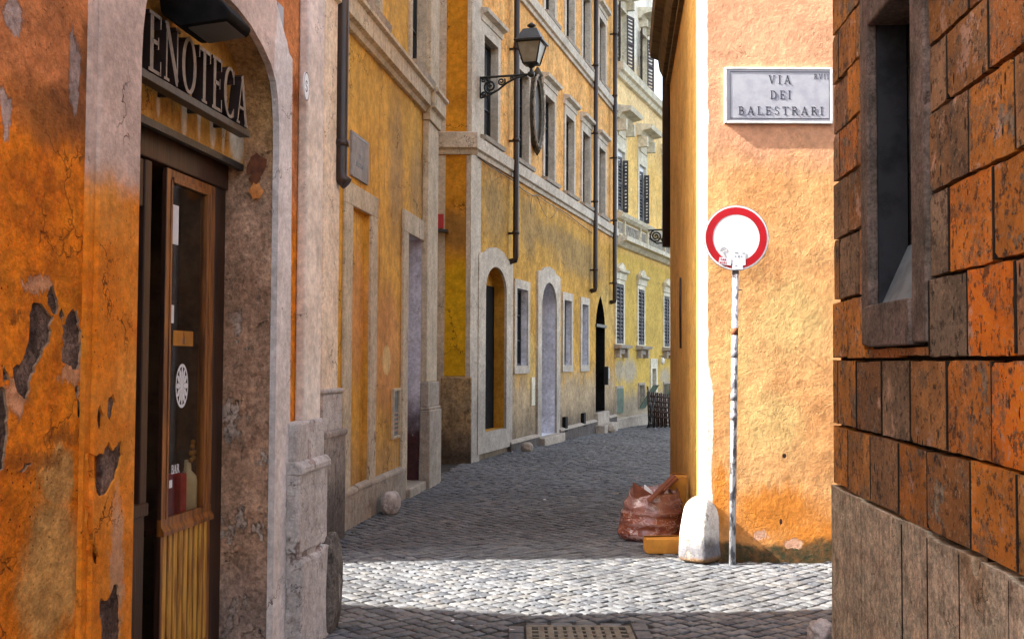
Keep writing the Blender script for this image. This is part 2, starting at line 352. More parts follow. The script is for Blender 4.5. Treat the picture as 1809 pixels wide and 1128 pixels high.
# G
def blockmat():
    n = NT('weathered_tufa_blocks'); at = n.N.new('ShaderNodeAttribute'); at.attribute_name = 'tint'
    t = n.xyz(at.outputs['Vector'])
    n.co = n.vm('ADD', n.co, n.vm('SCALE', at.outputs['Vector'], sc=4.))
    c = n.mix(n.rng(t[0], .1, .9), (.27, .115, .032), (.56, .22, .03))
    c = n.mix(t[1], c, (.95, .24, .005)); c = n.mix(t[2], c, (.33, .26, .18))
    a = n.noise(6, 8, .72, off=2); b = n.noise(24, 8, .78, off=8); s_ = n.noise(7, 7, .7, stretch=(2.5, 2.5, .4), off=4)
    c = n.mix(n.rng(a, .50, .62, 0, .75), c, (.17, .12, .075))
    c = n.mix(n.rng(n.noise(3.2, 8, .72, off=90), .58, .62, 0, .7), c, (.66, .42, .30))
    c = n.mix(n.rng(n.noise(9, 8, .75, off=4), .56, .60, 0, .75), c, (.075, .04, .025))
    c = n.mix(n.m('MULTIPLY', n.rng(b, .54, .60), .85), c, (.030, .016, .012))
    c = n.mix(n.rng(n.noise(45, 6, .75, off=14), .55, .62, 0, .55), c, (.62, .38, .20))
    pl = n.noise(2.4, 9, .74, off=33); pm = n.rng(pl, .60, .615)
    c = n.mix(n.m('MULTIPLY', pm, .85), c, n.mix(n.rng(b, .4, .6), (.36, .29, .20), (.085, .07, .05)))
    h = n.m('ADD', n.m('MULTIPLY', b, .6), n.m('ADD', n.m('MULTIPLY', a, .8), n.m('MULTIPLY', n.noise(60, 5, .75), .3)))
    vo = n.N.new('ShaderNodeTexVoronoi'); vo.inputs['Scale'].default_value = 11
    mp = n.N.new('ShaderNodeMapping'); n.L.new(n.co, mp.inputs[0]); mp.inputs['Scale'].default_value = (1.8, 1, .6); n.L.new(mp.outputs[0], vo.inputs['Vector'])
    hm = n.m('MULTIPLY', n.rng(n.m('ADD', vo.outputs['Distance'], n.m('MULTIPLY', b, .25)), .31, .25), n.rng(n.noise(2, 3, off=70), .48, .54))
    c = n.mix(hm, c, (.012, .008, .006))
    c = n.vm('SCALE', c, sc=1.12)
    h = n.m('SUBTRACT', h, n.m('ADD', n.m('MULTIPLY', pm, .5), n.m('MULTIPLY', hm, 1.2)))
    c = n.vm('SCALE', c, sc=n.rng(n.noise(1.7, 6, .7, off=44), .3, .7, .6, 1.4))
    return n.fin(c, .8, n.bump(h, 1., .03), .3)
M['g_block'] = blockmat()
M['g_plinth'] = plaster('grey_tufa_plinth', (.64, .56, .43), (.72, .58, .44), (.17, .12, .09), k=3, streak=.6, pits=.7, bump=1., patch=.9, grit=.45, relief=.03, layers=[('blob', (.45, .26, .12), [el(WG, 1730, 1010, 26, 50)], .3, .5, 0, .6), ('blob', (.02, .015, .015), [el(WG, 1742, 995, 6, 14), el(WG, 1550, 870, 5, 20)], .05, .1, 1.5, 1.)])
M['g_frame'] = plaster('peperino_frame', (.20, .17, .14), (.31, .24, .21), (.08, .06, .05), k=4, streak=.6, pits=.5, bump=.9, grit=.45)
M['joint'] = simple('dark_joint', (.012, .01, .008), (.03, .022, .015), 1., 20)
M['g_sill'] = simple('bluish_painted_sill', (.20, .24, .26), (.13, .16, .18), .7, 6, .1)
M['g_in'] = simple('window_reveal_paint', (.034, .036, .042), (.014, .015, .018), .85, 4, .3)
# woods, metals, glass
M['wood_gold'] = simple('varnished_wood', (.30, .105, .018), (.085, .022, .006), .35, 9, .25, .5, stretch=(3, 3, .25), dist=.003)
M['wood_slat'] = simple('golden_slats', (.62, .33, .05), (.26, .10, .02), .45, 9, .3, .45, stretch=(3, 3, .3), dist=.003)
M['wood_dark'] = simple('dark_brown_wood', (.05, .018, .009), (.018, .008, .005), .45, 8, .3, .4, stretch=(3, 3, .25))
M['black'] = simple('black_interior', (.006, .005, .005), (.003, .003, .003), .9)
M['shop_in'] = simple('dim_brown_shop_interior', (.16, .09, .05), (.06, .03, .02), .8, 2, .1)
M['beige'] = simple('beige_glazed_bottle', (.80, .66, .40), (.7, .55, .3), .4, 5, .1)
M['iron'] = simple('black_painted_iron', (.018, .019, .018), (.008, .009, .009), .42, 14, .4, .5)
M['pipe'] = simple('dark_brown_pipe', (.035, .018, .012), (.012, .007, .006), .4, 5, .3, .5, stretch=(1, 1, .3))
M['letter'] = simple('dull_grey_letters', (.22, .185, .15), (.12, .10, .085), .5, 16, .3, .4, metal=.15)
M['letter_side'] = simple('black_letter_sides', (.025, .015, .015), (.015, .01, .01), .5)
M['marble_old'] = simple('worn_grey_marble', (.33, .29, .27), (.22, .19, .175), .7, 9, .5, th=(.35, .6))
M['marble'] = simple('grey_veined_marble', (.38, .38, .41), (.30, .30, .34), .5, 5, .1, .4)
M['marble_edge'] = simple('marble_plaque_edge', (.66, .66, .63), (.5, .5, .47), .5, 8, .2)
M['ink'] = simple('engraved_black', (.03, .035, .05), (.05, .05, .06), .8)
M['white'] = simple('white_paint', (.80, .80, .80), (.72, .73, .74), .5, 5, .05)
M['white_lt'] = simple('sticker_white', (.72, .74, .78), (.6, .62, .66), .5, 5, .05)
M['red'] = simple('traffic_red', (.50, .008, .018), (.40, .006, .012), .38, 3, .05, .5)
M['steel'] = simple('galvanised_steel', (.62, .63, .66), (.12, .12, .14), .45, 16, .4, .5, metal=.45, stretch=(1, 1, .5), th=(.45, .58))
M['steel_back'] = simple('sign_back_grey', (.2, .2, .22), None, .5)
M['rust'] = simple('rusty_band', (.20, .07, .03), (.08, .03, .02), .8, 20, .5)
M['glass_pane'] = None
def glassy(name, col, rough=.08, spec=.6):
    n = NT(name); return n.fin(n.mix(n.rng(n.noise(1.5, 3), .4, .6), col, tuple(x * .6 for x in col)), rough, n.bump(n.noise(3, 2), .04, .01), spec)
M['pane'] = glassy('dark_window_glass', (.022, .030, .045))
M['pane_light'] = glassy('curtained_window_glass', (.20, .23, .27), .2)
M['lamp_glass'] = glassy('dusty_lamp_glass', (.09, .09, .085), .35)
def clear():
    n = NT('shop_glass'); tr = n.N.new('ShaderNodeBsdfTransparent'); tr.inputs[0].default_value = (.85, .85, .82, 1)
    gl = n.N.new('ShaderNodeBsdfGlossy'); gl.inputs['Roughness'].default_value = .03; gl.inputs[0].default_value = (.8, .8, .8, 1)
    lw = n.N.new('ShaderNodeLayerWeight'); lw.inputs[0].default_value = .5; p4 = n.m('MULTIPLY_ADD', n.m('POWER', lw.outputs['Facing'], 4.), .45, .03)
    mx = n.N.new('ShaderNodeMixShader'); n.L.new(p4, mx.inputs[0]); n.L.new(tr.outputs[0], mx.inputs[1]); n.L.new(gl.outputs[0], mx.inputs[2]); n.L.new(mx.outputs[0], n.out.inputs[0])
    return n.mat
M['clear'] = clear()
def frosted():
    n = NT('old_lantern_glass'); n.bs.inputs['Transmission Weight'].default_value = .25
    return n.fin(n.mix(n.rng(n.noise(6, 4), .4, .65), (.42, .39, .30), (.30, .27, .20)), .35, None, .5)
M['lglass'] = frosted()
M['shut_brown'] = simple('brown_louvre_paint', (.045, .022, .02), (.025, .012, .012), .55, 6, .2)
M['shut_grey'] = simple('grey_louvre_paint', (.065, .062, .07), (.035, .033, .04), .6, 6, .2)
M['green'] = simple('green_grey_shutter', (.11, .16, .115), (.07, .10, .075), .6, 5, .2)
M['card'] = simple('ochre_cardboard', (.46, .20, .028), (.34, .14, .02), .8, 6, .2)
M['board'] = simple('brown_board', (.16, .045, .02), (.09, .025, .012), .7, 8, .3)
M['wax'] = simple('old_bronze', (.06, .048, .032), (.12, .10, .07), .6, 20, .5, metal=.3)
M['copper'] = simple('faded_paint_picture', (.09, .075, .06), (.05, .04, .035), .5)

def bagmat():
    n = NT('translucent_brown_bag'); wp_ = n.vm('ADD', n.co, n.vm('SCALE', n.noise(4, 4, .6, off=3, col=True), sc=.16))
    X = n.xyz(wp_); band = n.m('SINE', n.m('MULTIPLY', X[2], 62.)); f2 = n.noise(5, 6, .75, stretch=(1, 1, 3.2), off=7)
    rd_ = n.m('ABSOLUTE', n.m('SUBTRACT', n.noise(7, 3, .6, stretch=(1, 1, 1.8), off=17), .5))
    c = n.mix(n.rng(n.noise(3, 4, off=4), .4, .6), (.15, .036, .02), (.23, .065, .035)); c = n.mix(n.m('MULTIPLY', n.rng(band, .45, .95), n.rng(f2, .45, .6, 0, .6)), c, (.40, .25, .23))
    c = n.mix(n.rng(rd_, .016, .0, 0, .5), c, (.6, .48, .46)); c = n.mix(n.rng(X[2], .30, .42, 0, .3), c, (.45, .30, .28))
    n.bs.inputs['Coat Weight'].default_value = .5; n.bs.inputs['Coat Roughness'].default_value = .15
    return n.fin(c, .22, n.bump(n.m('ADD', n.m('MULTIPLY', band, .2), n.m('ADD', n.m('MULTIPLY', rd_, -2.6), n.m('MULTIPLY', n.noise(40, 3), .05))), .6, .016), .6)
M['bag'] = bagmat()
def cobmat():
    n = NT('basalt_setts'); at = n.N.new('ShaderNodeAttribute'); at.attribute_name = 'tint'; t = n.xyz(at.outputs['Vector'])
    c = n.mix(t[0], (.036, .041, .054), (.155, .160, .172)); c = n.mix(n.m('MULTIPLY', t[1], .5), c, (.16, .145, .125))
    c = n.mix(n.rng(n.noise(.7, 5, .65), .42, .62, 0, .5), c, (.04, .042, .048))
    c = n.mix(n.rng(n.noise(30, 5, .7), .42, .7, 0, .5), c, (.19, .195, .20)); c = n.mix(n.rng(n.noise(60, 4, .7, off=5), .56, .66, 0, .6), c, (.03, .03, .03))
    return n.fin(c, n.rng(n.noise(9, 4), .3, .7, .42, .75), n.bump(n.m('ADD', n.noise(34, 5, .7), n.noise(110, 3, .6)), .55, .006), .4)
M['cob'] = cobmat()
M['cobbase'] = simple('dirty_sett_joints', (.03, .028, .025), (.055, .048, .04), 1., 40, .8)

# ------------------------------------------------------------------ lettering (serif capitals built from strokes)
def arc(cx, cy, rx, ry, a0, a1, n=12): return [(cx + rx * math.cos(R(a0 + (a1 - a0) * i / n)), cy + ry * math.sin(R(a0 + (a1 - a0) * i / n))) for i in range(n + 1)]
T, TH, SF = .17, .075, .05   # stem, hair, serif thickness ; height 1
GL = {
 'I': (.34, [([(.17, 0), (.17, 1)], T), ([(.0, .025), (.34, .025)], SF), ([(.0, .975), (.34, .975)], SF)]),
 'E': (.66, [([(.16, 0), (.16, 1)], T), ([(.0, .03), (.6, .03)], .06), ([(.0, .97), (.57, .97)], .06), ([(.2, .52), (.46, .52)], TH), ([(.60, .0), (.60, .24)], .05), ([(.57, .78), (.57, 1)], .05), ([(.46, .42), (.46, .62)], .045)]),
 'L': (.62, [([(.16, 0), (.16, 1)], T), ([(.0, .03), (.58, .03)], .06), ([(.0, .975), (.33, .975)], SF), ([(.58, .0), (.58, .25)], .05)]),
 'N': (.86, [([(.14, 0), (.14, 1)], TH), ([(.72, 0), (.72, 1)], TH), ([(.12, .98), (.72, .05)], T), ([(.0, .025), (.28, .025)], SF), ([(.58, .975), (.86, .975)], SF), ([(.0, .975), (.16, .975)], SF)]),
 'O': (.84, [(arc(.42, .5, .34, .47, 0, 360, 28), 'o')]),
 'T': (.74, [([(.37, 0), (.37, 1)], T), ([(.02, .96), (.72, .96)], .07), ([(.20, .025), (.54, .025)], SF), ([(.03, .78), (.03, 1)], .05), ([(.71, .78), (.71, 1)], .05)]),
 'C': (.76, [(arc(.44, .5, .36, .47, 50, 310, 22), 'c'), ([(.68, .70), (.68, .97)], .05), ([(.68, .05), (.68, .22)], .04)]),
 'A': (.84, [([(.10, .02), (.42, .99)], TH), ([(.40, .99), (.73, .02)], T), ([(.20, .34), (.60, .34)], .06), ([(.0, .025), (.24, .025)], SF), ([(.58, .025), (.86, .025)], SF)]),
 'V': (.82, [([(.12, .98), (.42, .02)], T), ([(.42, .02), (.70, .98)], TH), ([(.0, .975), (.28, .975)], SF), ([(.58, .975), (.82, .975)], SF)]),
 'D': (.82, [([(.16, 0), (.16, 1)], T), ([(.0, .03), (.38, .03)], .06), ([(.0, .97), (.38, .97)], .06), (arc(.36, .5, .37, .47, -90, 90, 16), 'd')]),
 'B': (.68, [([(.16, 0), (.16, 1)], T), ([(.0, .03), (.34, .03)], .06), ([(.0, .97), (.32, .97)], .06), (arc(.32, .755, .22, .215, -90, 90, 10), .11), (arc(.34, .285, .26, .255, -90, 90, 10), .12), ([(.16, .54), (.34, .54)], .06)]),
 'R': (.74, [([(.16, 0), (.16, 1)], T), ([(.0, .025), (.32, .025)], SF), ([(.0, .97), (.34, .97)], .06), (arc(.33, .745, .24, .225, -90, 90, 10), .11), ([(.16, .52), (.34, .52)], .06), ([(.36, .52), (.68, .03)], .13), ([(.60, .02), (.76, .02)], .04)]),
 'S': (.60, [(arc(.30, .745, .20, .225, 30, 235, 12) + arc(.30, .27, .22, .24, 90, -150, 12)[1:], .10), ([(.48, .76), (.48, .95)], .04), ([(.09, .06), (.09, .24)], .04)]),
}
def text(mb, word, a, z, h, d0, d1, sx=1., gap=.12, m=0, ms=None, tk=1.):
    """extruded capitals; returns the end position; each stroke stands a hair prouder than the last"""
    for ch in word:
        if ch == ' ': a += .4 * h * sx; continue
        w, strokes = GL[ch]
        for k, (pl, th) in enumerate(strokes):
            off = k * .0006 * (1 if d1 > d0 else -1); L = []; Rr = []; n = len(pl)
            for i, (x, y) in enumerate(pl):
                x0, y0 = pl[max(i - 1, 0)]; x1, y1 = pl[min(i + 1, n - 1)]
                if th == 'o' and i in (0, n - 1): x0, y0 = pl[-2]; x1, y1 = pl[1]
                dx, dy = x1 - x0, y1 - y0; l = math.hypot(dx, dy) or 1; nx, ny = -dy / l, dx / l
                t = (th if not isinstance(th, str) else .055 + .12 * abs(nx) ** 1.5) * tk
                L.append((a + (x + nx * t / 2) * h * sx, z + (y + ny * t / 2) * h)); Rr.append((a + (x - nx * t / 2) * h * sx, z + (y - ny * t / 2) * h))
            for i in range(n - 1):
                q = [L[i], L[i + 1], Rr[i + 1], Rr[i]]
                f = [mb.P(p[0], d1 + off, p[1]) for p in q]; b = [mb.P(p[0], d0, p[1]) for p in q]
                mb.F(f, m)
                for j in range(4): 
                    if j in (0, 2) or (j == 3 and i == 0 and th != 'o') or (j == 1 and i == n - 2 and th != 'o'):
                        mb.F([f[j], f[(j + 1) % 4], b[(j + 1) % 4], b[j]], m if ms is None else ms)
        a += (w * sx + gap) * h
    return a

def rect(a0, a1, z0, z1): return [(a0, z0), (a1, z0), (a1, z1), (a0, z1)]
def archpts(a0, a1, z0, zs, zt, n=14):
    """opening with a segmental/elliptic head: springing zs, crown zt"""
    c, r_ = (a0 + a1) / 2, (a1 - a0) / 2
    return [(a0, z0), (a1, z0)] + [(c + r_ * math.cos(math.pi * i / n), zs + (zt - zs) * math.sin(math.pi * i / n)) for i in range(n + 1)]

def rock(name, mat, c, size, label, cat, seed=1, flat=.0, yaw=0, sub=3, group=None, pw=3.2, rough_=.06, taper=0.):
    """a worn guard stone: superellipsoid with lumps, foot on the ground"""
    import bmesh
    from mathutils import noise
    b = bmesh.new(); bmesh.ops.create_icosphere(b, subdivisions=sub, radius=1)
    for v in b.verts:
        p = v.co.normalized(); k = (abs(p.x) ** pw + abs(p.y) ** pw + abs(p.z) ** pw) ** (-1 / pw)
        q = p * k; q *= 1 + rough_ * noise.noise(p * 2.3 + Vector((seed * 7.1, 0, 0))) * 2 + rough_ * .5 * noise.noise(p * 7 + Vector((0, seed * 3.3, 0)))
        zz = (q.z + 1) / 2; tp = 1 - taper * zz
        v.co = Vector((q.x * size[0] / 2 * tp, q.y * size[1] / 2 * tp, zz * size[2] - .02))
    me = bpy.data.meshes.new(name); b.to_mesh(me); b.free()
    for p in me.polygons: p.use_smooth = True
    me.materials.append(mat)
    o = bpy.data.objects.new(name, me); COL.objects.link(o); o.location = c; o.rotation_euler = (0, 0, yaw)
    if label: tag(o, label, cat, group)
    return o

def body(parent, wall, poly, z1, mat, name='building_core', z0=-.6):
    """closed mass behind a facade; polygon in wall coordinates (along, out)"""
    mb = MB(wall); mb.prism(poly, z0, z1, plane='ad'); return mb.make(name, mat, parent)

# ================================================================== WINE SHOP BUILDING (left, near)
bA = thing('wine_shop_building', 'peeling orange building with an arched wine shop doorway and grey granite corner pilaster', 'building', WA.mat())
OA0, OA1 = WA.s(241, .035), WA.s(477)
cA = (OA0 + OA1) / 2; hwA = (OA1 - OA0) / 2
def shop_arch(g=0., zb=-.02):
    pr = [(1, 2.84), (.992, 2.95), (.965, 3.07), (.92, 3.155), (.82, 3.23), (.66, 3.29), (.45, 3.345), (.22, 3.375), (0, 3.385)]
    rt = [(cA + x * (hwA + g), z + (g if z > 2.9 else 0)) for x, z in pr]; lf = [(2 * cA - a, z) for a, z in rt[-2::-1]]
    return [(OA0 - g, zb), (OA1 + g, zb)] + rt + lf
def ragged(px, d=0., amp=.008, seg=.016, seed=1):
    '''broken plaster edge: photo outline put on the wall, subdivided and roughened'''
    rg = random.Random(seed); P_ = [WA.at(x, y, d) for x, y in px]; o = []
    for i, p in enumerate(P_):
        q = P_[(i + 1) % len(P_)]; l = math.hypot(q[0] - p[0], q[1] - p[1]); k = max(1, int(l / seg))
        for j in range(k): t = j / k; o.append((p[0] + (q[0] - p[0]) * t + rg.uniform(-amp, amp), p[1] + (q[1] - p[1]) * t + rg.uniform(-amp, amp)))
    return o
f7 = lambda L: [(x / 2.5625, 460 + y / 2.5625) for x, y in L]
f8 = lambda L: [(x / 3.4375, 800 + y / 3.4375) for x, y in L]
peelA = [f7([(140, 205), (150, 185), (185, 190), (205, 222), (240, 258), (228, 300), (226, 370), (180, 440), (155, 500), (138, 560), (125, 635), (75, 600), (60, 520), (62, 480), (100, 455), (115, 400), (128, 370), (130, 270)]),
         f7([(285, 300), (305, 250), (325, 215), (350, 225), (360, 290), (368, 340), (373, 400), (360, 470), (345, 500), (320, 480), (275, 460), (285, 400)]),
         f7([(212, 175), (225, 115), (240, 112), (255, 160), (262, 236), (238, 235), (215, 200)]), f7([(268, 250), (280, 215), (292, 245), (284, 285), (274, 275)]),
         f7([(-45, 575), (-20, 570), (20, 580), (34, 640), (33, 800), (20, 880), (13, 950), (-30, 955), (-60, 800)]),
         f7([(343, 570), (352, 575), (360, 650), (370, 700), (360, 720), (349, 650)]), f7([(10, 500), (22, 468), (38, 520), (45, 545), (12, 550)]),
         f7([(85, 945), (110, 925), (150, 905), (152, 915), (115, 945), (88, 953)])]
peelS = [f7([(435, 1050), (430, 990), (400, 930), (398, 870), (430, 880), (470, 870), (492, 812), (512, 860), (548, 815), (556, 880), (530, 950), (525, 990), (480, 1055), (450, 1065)]),
         f8([(532, 320), (548, 330), (556, 430), (568, 560), (605, 620), (598, 670), (580, 680), (545, 580), (530, 450)]),
         f8([(605, 880), (650, 890), (690, 805), (718, 795), (728, 900), (735, 1100), (730, 1180), (610, 1180), (620, 1040), (602, 980)]), f7([(490, 625), (512, 598), (525, 640), (503, 740), (483, 700)]), f7([(440, 700), (455, 650), (470, 700), (460, 770), (445, 760)])]
mb = MB(WA); mb.sheet([(-6.5, -.2), (0, -.2), (0, 8.), (-6.5, 8.)], [shop_arch(.012)] + [ragged(p, seed=i) for i, p in enumerate(peelA)], 0, [.27] + [.012] * len(peelA), 0, [1] + [3] * len(peelA)); mb.box(-6.4, WA.s(160), -.06, -.009, -.1, 3.5, 2); mb.make('wall', [M['a_wall'], M['a_reveal'], M['rubble'], M['under']], bA)
kx = [WA.at(506, 640)[0], WA.at(506, 130)[0]]
sur = [(WA.s(170, .035), -.02), (WA.s(506), -.02), (kx[1], WA.z(506, 105)), WA.at(500, 93), WA.at(497, 76), WA.at(488, 45), WA.at(477, 0), WA.at(462, -60), WA.at(430, -120), (cA, 4.55), (WA.s(170, .035), 4.55)]
mb = MB(WA); mb.sheet(sur, [shop_arch()] + [ragged(p, .035, .005, seed=20 + i) for i, p in enumerate(peelS)], .035, [.035] + [.012] * len(peelS), 0, 0, edge=.035); mb.box(WA.s(172), OA0 - .003, .004, .026, .0, 2., 1)
mb.make('door_surround', [M['a_trim_or'], M['rubble']], bA)
mb = MB(WA); mb.box(WA.s(170, .035) - .045, WA.s(170, .035) - .002, 0, .018, -.02, 4.6); mb.make('door_surround_edge', M['a_trim_or'], bA)
# fascia above the shop door
mb = MB(WA); mb.box(OA0 - .02, OA1 + .01, -.262, -.17, 2.72, 3.45); mb.make('fascia', M['a_soffit'], bA)
mb = MB(WA); mb.box(OA0, OA1 + .008, -.20, -.168, 2.685, 2.719); mb.make('lintel_bar', M['iron'], bA)
# rusty scar on the reveal
mb = MB(WA)
for q, (dd, z, r_) in enumerate([(-.09, 2.71, .055), (-.10, 2.64, .03), (-.09, 2.57, .038)]):
    c = [mb.P(OA1 - .003 - .002 * q, dd + r_ * math.cos(t * .5236) * (1 + .25 * math.sin(t * 2.1 + q)), z + r_ * 1.2 * math.sin(t * .5236) * (1 + .2 * math.sin(t * 3 + q))) for t in range(12)]; mb.F(c, 0 if q < 2 else 1)
mb.make('plaster_scar', [M['rust'], M['c_orange']], bA)
# pilaster and granite base at the street corner
p0, p1 = WA.s(521), -.004
mb = MB(WA); mb.box(p0, p1, 0, .06, .55, 7.9); mb.box(WA.s(551) - .06, .03, -.03, .02, .5, 7.9, 1); mb.make('pilaster', [M['a_trim'], M['c_wall']], bA, bevel=.012)
g0 = WA.s(499)
mb = MB(WA)
z1, z2, z3 = WA.z(520, 742), WA.z(520, 826), WA.z(520, 966)
mb.box(g0 + .02, .012, 0, .085, z2, z1); mb.prism([(g0, z3 + .0), (.025, z3 - .02), (.025, z2), (g0, z2 + .01)], 0, .105)
mb.prism([(0, z2 - .02), (.125, z2 - .02), (.125, z2 + .02), (.10, z2 + .055), (0, z2 + .055)], g0 - .005, .03, plane='dz')
mb.make('pilaster_base', M['granite'], bA, bevel=.018)
mb = MB(WA); mb.prism([(g0 + .0, -.05), (.05, -.05), (.03, .3), (.055, .44), (.02, z3 - .03), (-.1, z3 - .01), (-.2, z3 - .04), (g0 + .01, z3 - .02)], 0, .125); mb.box(g0 + .02, .01, 0, .09, z3 - .1, z3 + .05); mb.make('pilaster_foot', M['granite'], bA, bevel=.03)
# street wing masses and an unseen added block (they cast the shade on the crossing)
cs = WA.mat().inverted()
def loc(wm, x, y): v = wm.mat().inverted() @ Vector((x, y, 0)); return (v.x, v.y * wm.sg)
oa = WA.o
poly = [(0, -.32), loc(WA, oa.x - 4.3, oa.y - .53), loc(WA, oa.x - 5, oa.y - 7), (-6.5, -.32)]
mb = MB(WA); pz = [(0, 0), (0, -.32)]
body(bA, WA, [(-6.5, -2.4), (-6.5, -6), (-3.4, -6), (-1., -2.4)], 8.0, M['a_wall'])
mb = MB(WA); mb.prism([(-6.5, -.03), (-.001, -.001), (-.001, -1.2), (-1., -2.4), (-6.5, -2.4)], 3.6, 8.0, plane='ad'); mb.prism([(-.45, -.3), (-.001, -.001), (-.001, -1.2), (-.45, -1.73)], -.2, 3.598, plane='ad'); mb.box(-6.5, -2.9, -2.4, -.3, -.2, 3.6); mb.make('side_wall', M['a_wall'], bA)
mb = MB(); mb.prism([(-13, 7.6), (-5.25, 5.55), (-5.25, 1), (-13, 1)], -.3, 5.75, plane='ad'); o = mb.make('unseen_shade_block', M['a_wall']); o.parent = bA; o.matrix_parent_inverse = WA.mat().inverted()  # unseen block, added to shape the near edge of the sunlit band
# dark shop room
mb = MB(WA); mb.box(OA0 - .5, OA1 + .3, -2.3, -2.25, -.1, 3.5); mb.box(OA0 - .5, OA0 - .45, -2.3, -.33, -.1, 3.5); mb.box(OA1 + .25, OA1 + .3, -2.3, -.33, -.1, 3.5); mb.box(OA0 - .5, OA1 + .3, -2.3, -.33, 3.45, 3.5); mb.box(OA0 - .5, OA1 + .3, -2.3, -.0, -.06, .012); mb.make('shop_room', M['shop_in'], bA)
dd = -.26
sA = lambda px: WA.s(px, dd); zA = lambda px, py: WA.z(px, py, dd)
# frame
mb = MB(WA); mb.box(sA(377), OA1 + .005, -.33, dd - .004, 0, 2.72); mb.box(OA0, OA1, -.335, dd + .012, 2.575, 2.72); mb.box(OA0, sA(377), -.37, -.28, 0, .05); mb.make('door_frame', M['wood_dark'], bA, bevel=.008)
# closed dark leaf on the near side
l0, l1 = OA0 - .02, sA(264)
mb = MB(WA); mb.box(l0, l1, -.32, -.27, .03, .98); mb.box(l1 - .07, l1, -.32, -.262, .98, 2.57); mb.box(l0, l1 - .07, -.32, -.27, 2.35, 2.57); mb.box(l0, l1 + .0, -.325, -.25, .93, .99); mb.box(l0 + .05, l1 - .09, -.3, -.262, .12, .84)
lf = mb.make('door_leaf', M['wood_dark'], bA, bevel=.006); lf['label'] = 'dark brown door leaf'
mb = MB(WA); mb.box(l0, l1 - .07, -.305, -.297, .99, 2.35); mb.make('glass', M['pane'], lf)
# glazed golden leaf
s0, s1 = sA(290), sA(376); g0_, g1_ = sA(299), sA(361); zb, zt = zA(298, 915), zA(300, 316)
mb = MB(WA)
for a0, a1, b0, b1 in ((s0, g0_, .06, 2.57), (g1_, s1, .06, 2.57), (g0_, g1_, zt, 2.57), (g0_, g1_, zb - .07, zb), (g0_, g1_, .06, .2)): mb.box(a0, a1, dd - .022, dd, b0, b1)
mb.box(s0 - .004, s0 - .001, dd - .024, dd - .001, .06, 2.57, 1)
mb.box(g0_ - .014, g0_ + .004, dd - .03, dd + .005, zb, zt); mb.box(g1_ - .012, g1_ + .014, dd - .03, dd + .012, zb, zt); mb.box(g0_, g1_, dd - .03, dd + .011, zt - .012, zt + .014)
mb.box(g1_ + .03, g1_ + .045, dd - .01, dd + .01, .9, 2.52)
leaf = mb.make('door_leaf', [M['wood_gold'], M['wood_dark']], bA, bevel=.004); leaf['label'] = 'varnished glazed door leaf'
mb = MB(WA); mb.prism([(dd - .02, zb - .075), (dd + .016, zb - .075), (dd + .016, zb - .055), (dd + .001, zb - .03), (dd + .001, zb + .003), (dd - .02, zb + .003)], s0 - .005, s1 + .005, plane='dz'); mb.make('sill', M['wood_gold'], leaf)
mb = MB(WA); ns = 9; x0, x1 = s0 + .01, s1 - .03; w_ = (x1 - x0) / ns
for i in range(ns): mb.box(x0 + i * w_ + .009, x0 + (i + 1) * w_ - .011, dd - .03, dd + .002 + .001 * (i % 2), .2, zb - .075)
mb.box(x0, x1, dd - .04, dd - .005, .2, zb - .075, 1); mb.make('slatted_panel', [M['wood_slat'], M['wood_dark']], leaf, bevel=.003)
mb = MB(WA); mb.box(g0_, g1_, dd - .012, dd - .006, zb, zt); mb.make('glass', M['clear'], leaf)
# stickers
dg = dd - .0055
cw = ((sA(313) + sA(335)) / 2, zA(325, 681)); rw = abs(sA(335) - sA(313)) / 2; rz = (zA(325, 642) - zA(325, 720)) / 2
rw = rz
rw = min(rz, abs(sA(335) - sA(313)) / 2 * 1.0)
mb = MB(WA)
def ring(mb, c, ra, rb, d, k=28, asp=1., m=0):
    for i in range(k):
        t0, t1 = 2 * math.pi * i / k, 2 * math.pi * (i + 1) / k
        mb.F([mb.P(c[0] + r_ * asp * math.cos(t), d, c[1] + r_ * math.sin(t)) for r_, t in ((ra, t0), (rb, t0), (rb, t1), (ra, t1))], m)
asp = rw / rz
ring(mb, cw, rz * .86, rz, dg, asp=asp); ring(mb, cw, 0.001, rz * .2, dg, asp=asp)
for i in range(12):
    t = i * math.pi / 6; u = (math.cos(t), math.sin(t)); v = (-u[1], u[0]); pl = [(.2, .05), (.62, .15), (.88, .06), (.88, -.06), (.62, -.15), (.2, -.05)]
    mb.F([mb.P(cw[0] + (u[0] * a + v[0] * b) * rz * asp, dg + .0005, cw[1] + (u[1] * a + v[1] * b) * rz) for a, b in pl])
tag(mb.make('window_sticker', M['white_lt']), 'round white wheel-shaped sticker on the glass of the shop door', 'sticker')
def placard(name, pts, mat, label, cat, d=dg, th=.003, extra=None):
    mb = MB(WA); a0, z0 = WA.at(pts[0], pts[3], d); a1, _ = WA.at(pts[2], pts[3], d); z1 = WA.z(pts[0], pts[1], d)
    mb.box(a0, a1, d, d + th, z0, z1)
    ms = [mat]
    if extra: extra(mb, a0, a1, z0, z1, d + th + .0006); ms.append(M['wood_gold'])
    return tag(mb.make(name, ms), label, cat)
def bottle_mark(mb, a0, a1, z0, z1, d):
    c = (a0 + a1) / 2; w = (a1 - a0) * .12; h = z1 - z0
    mb.F([mb.P(c + x * w, d, z0 + y * h) for x, y in ((-1, .12), (1, .12), (1, .5), (.35, .62), (.35, .88), (-.35, .88), (-.35, .62), (-1, .5))], 1)
placard('wooden_plaque', (305, 583, 340, 610), M['card'], 'small ochre placard with a bottle emblem inside the shop door glass', 'placard', extra=bottle_mark)
placard('paper_notice', (302, 360, 314, 430), M['white_lt'], 'tall white paper notice high in the shop door glass', 'notice')
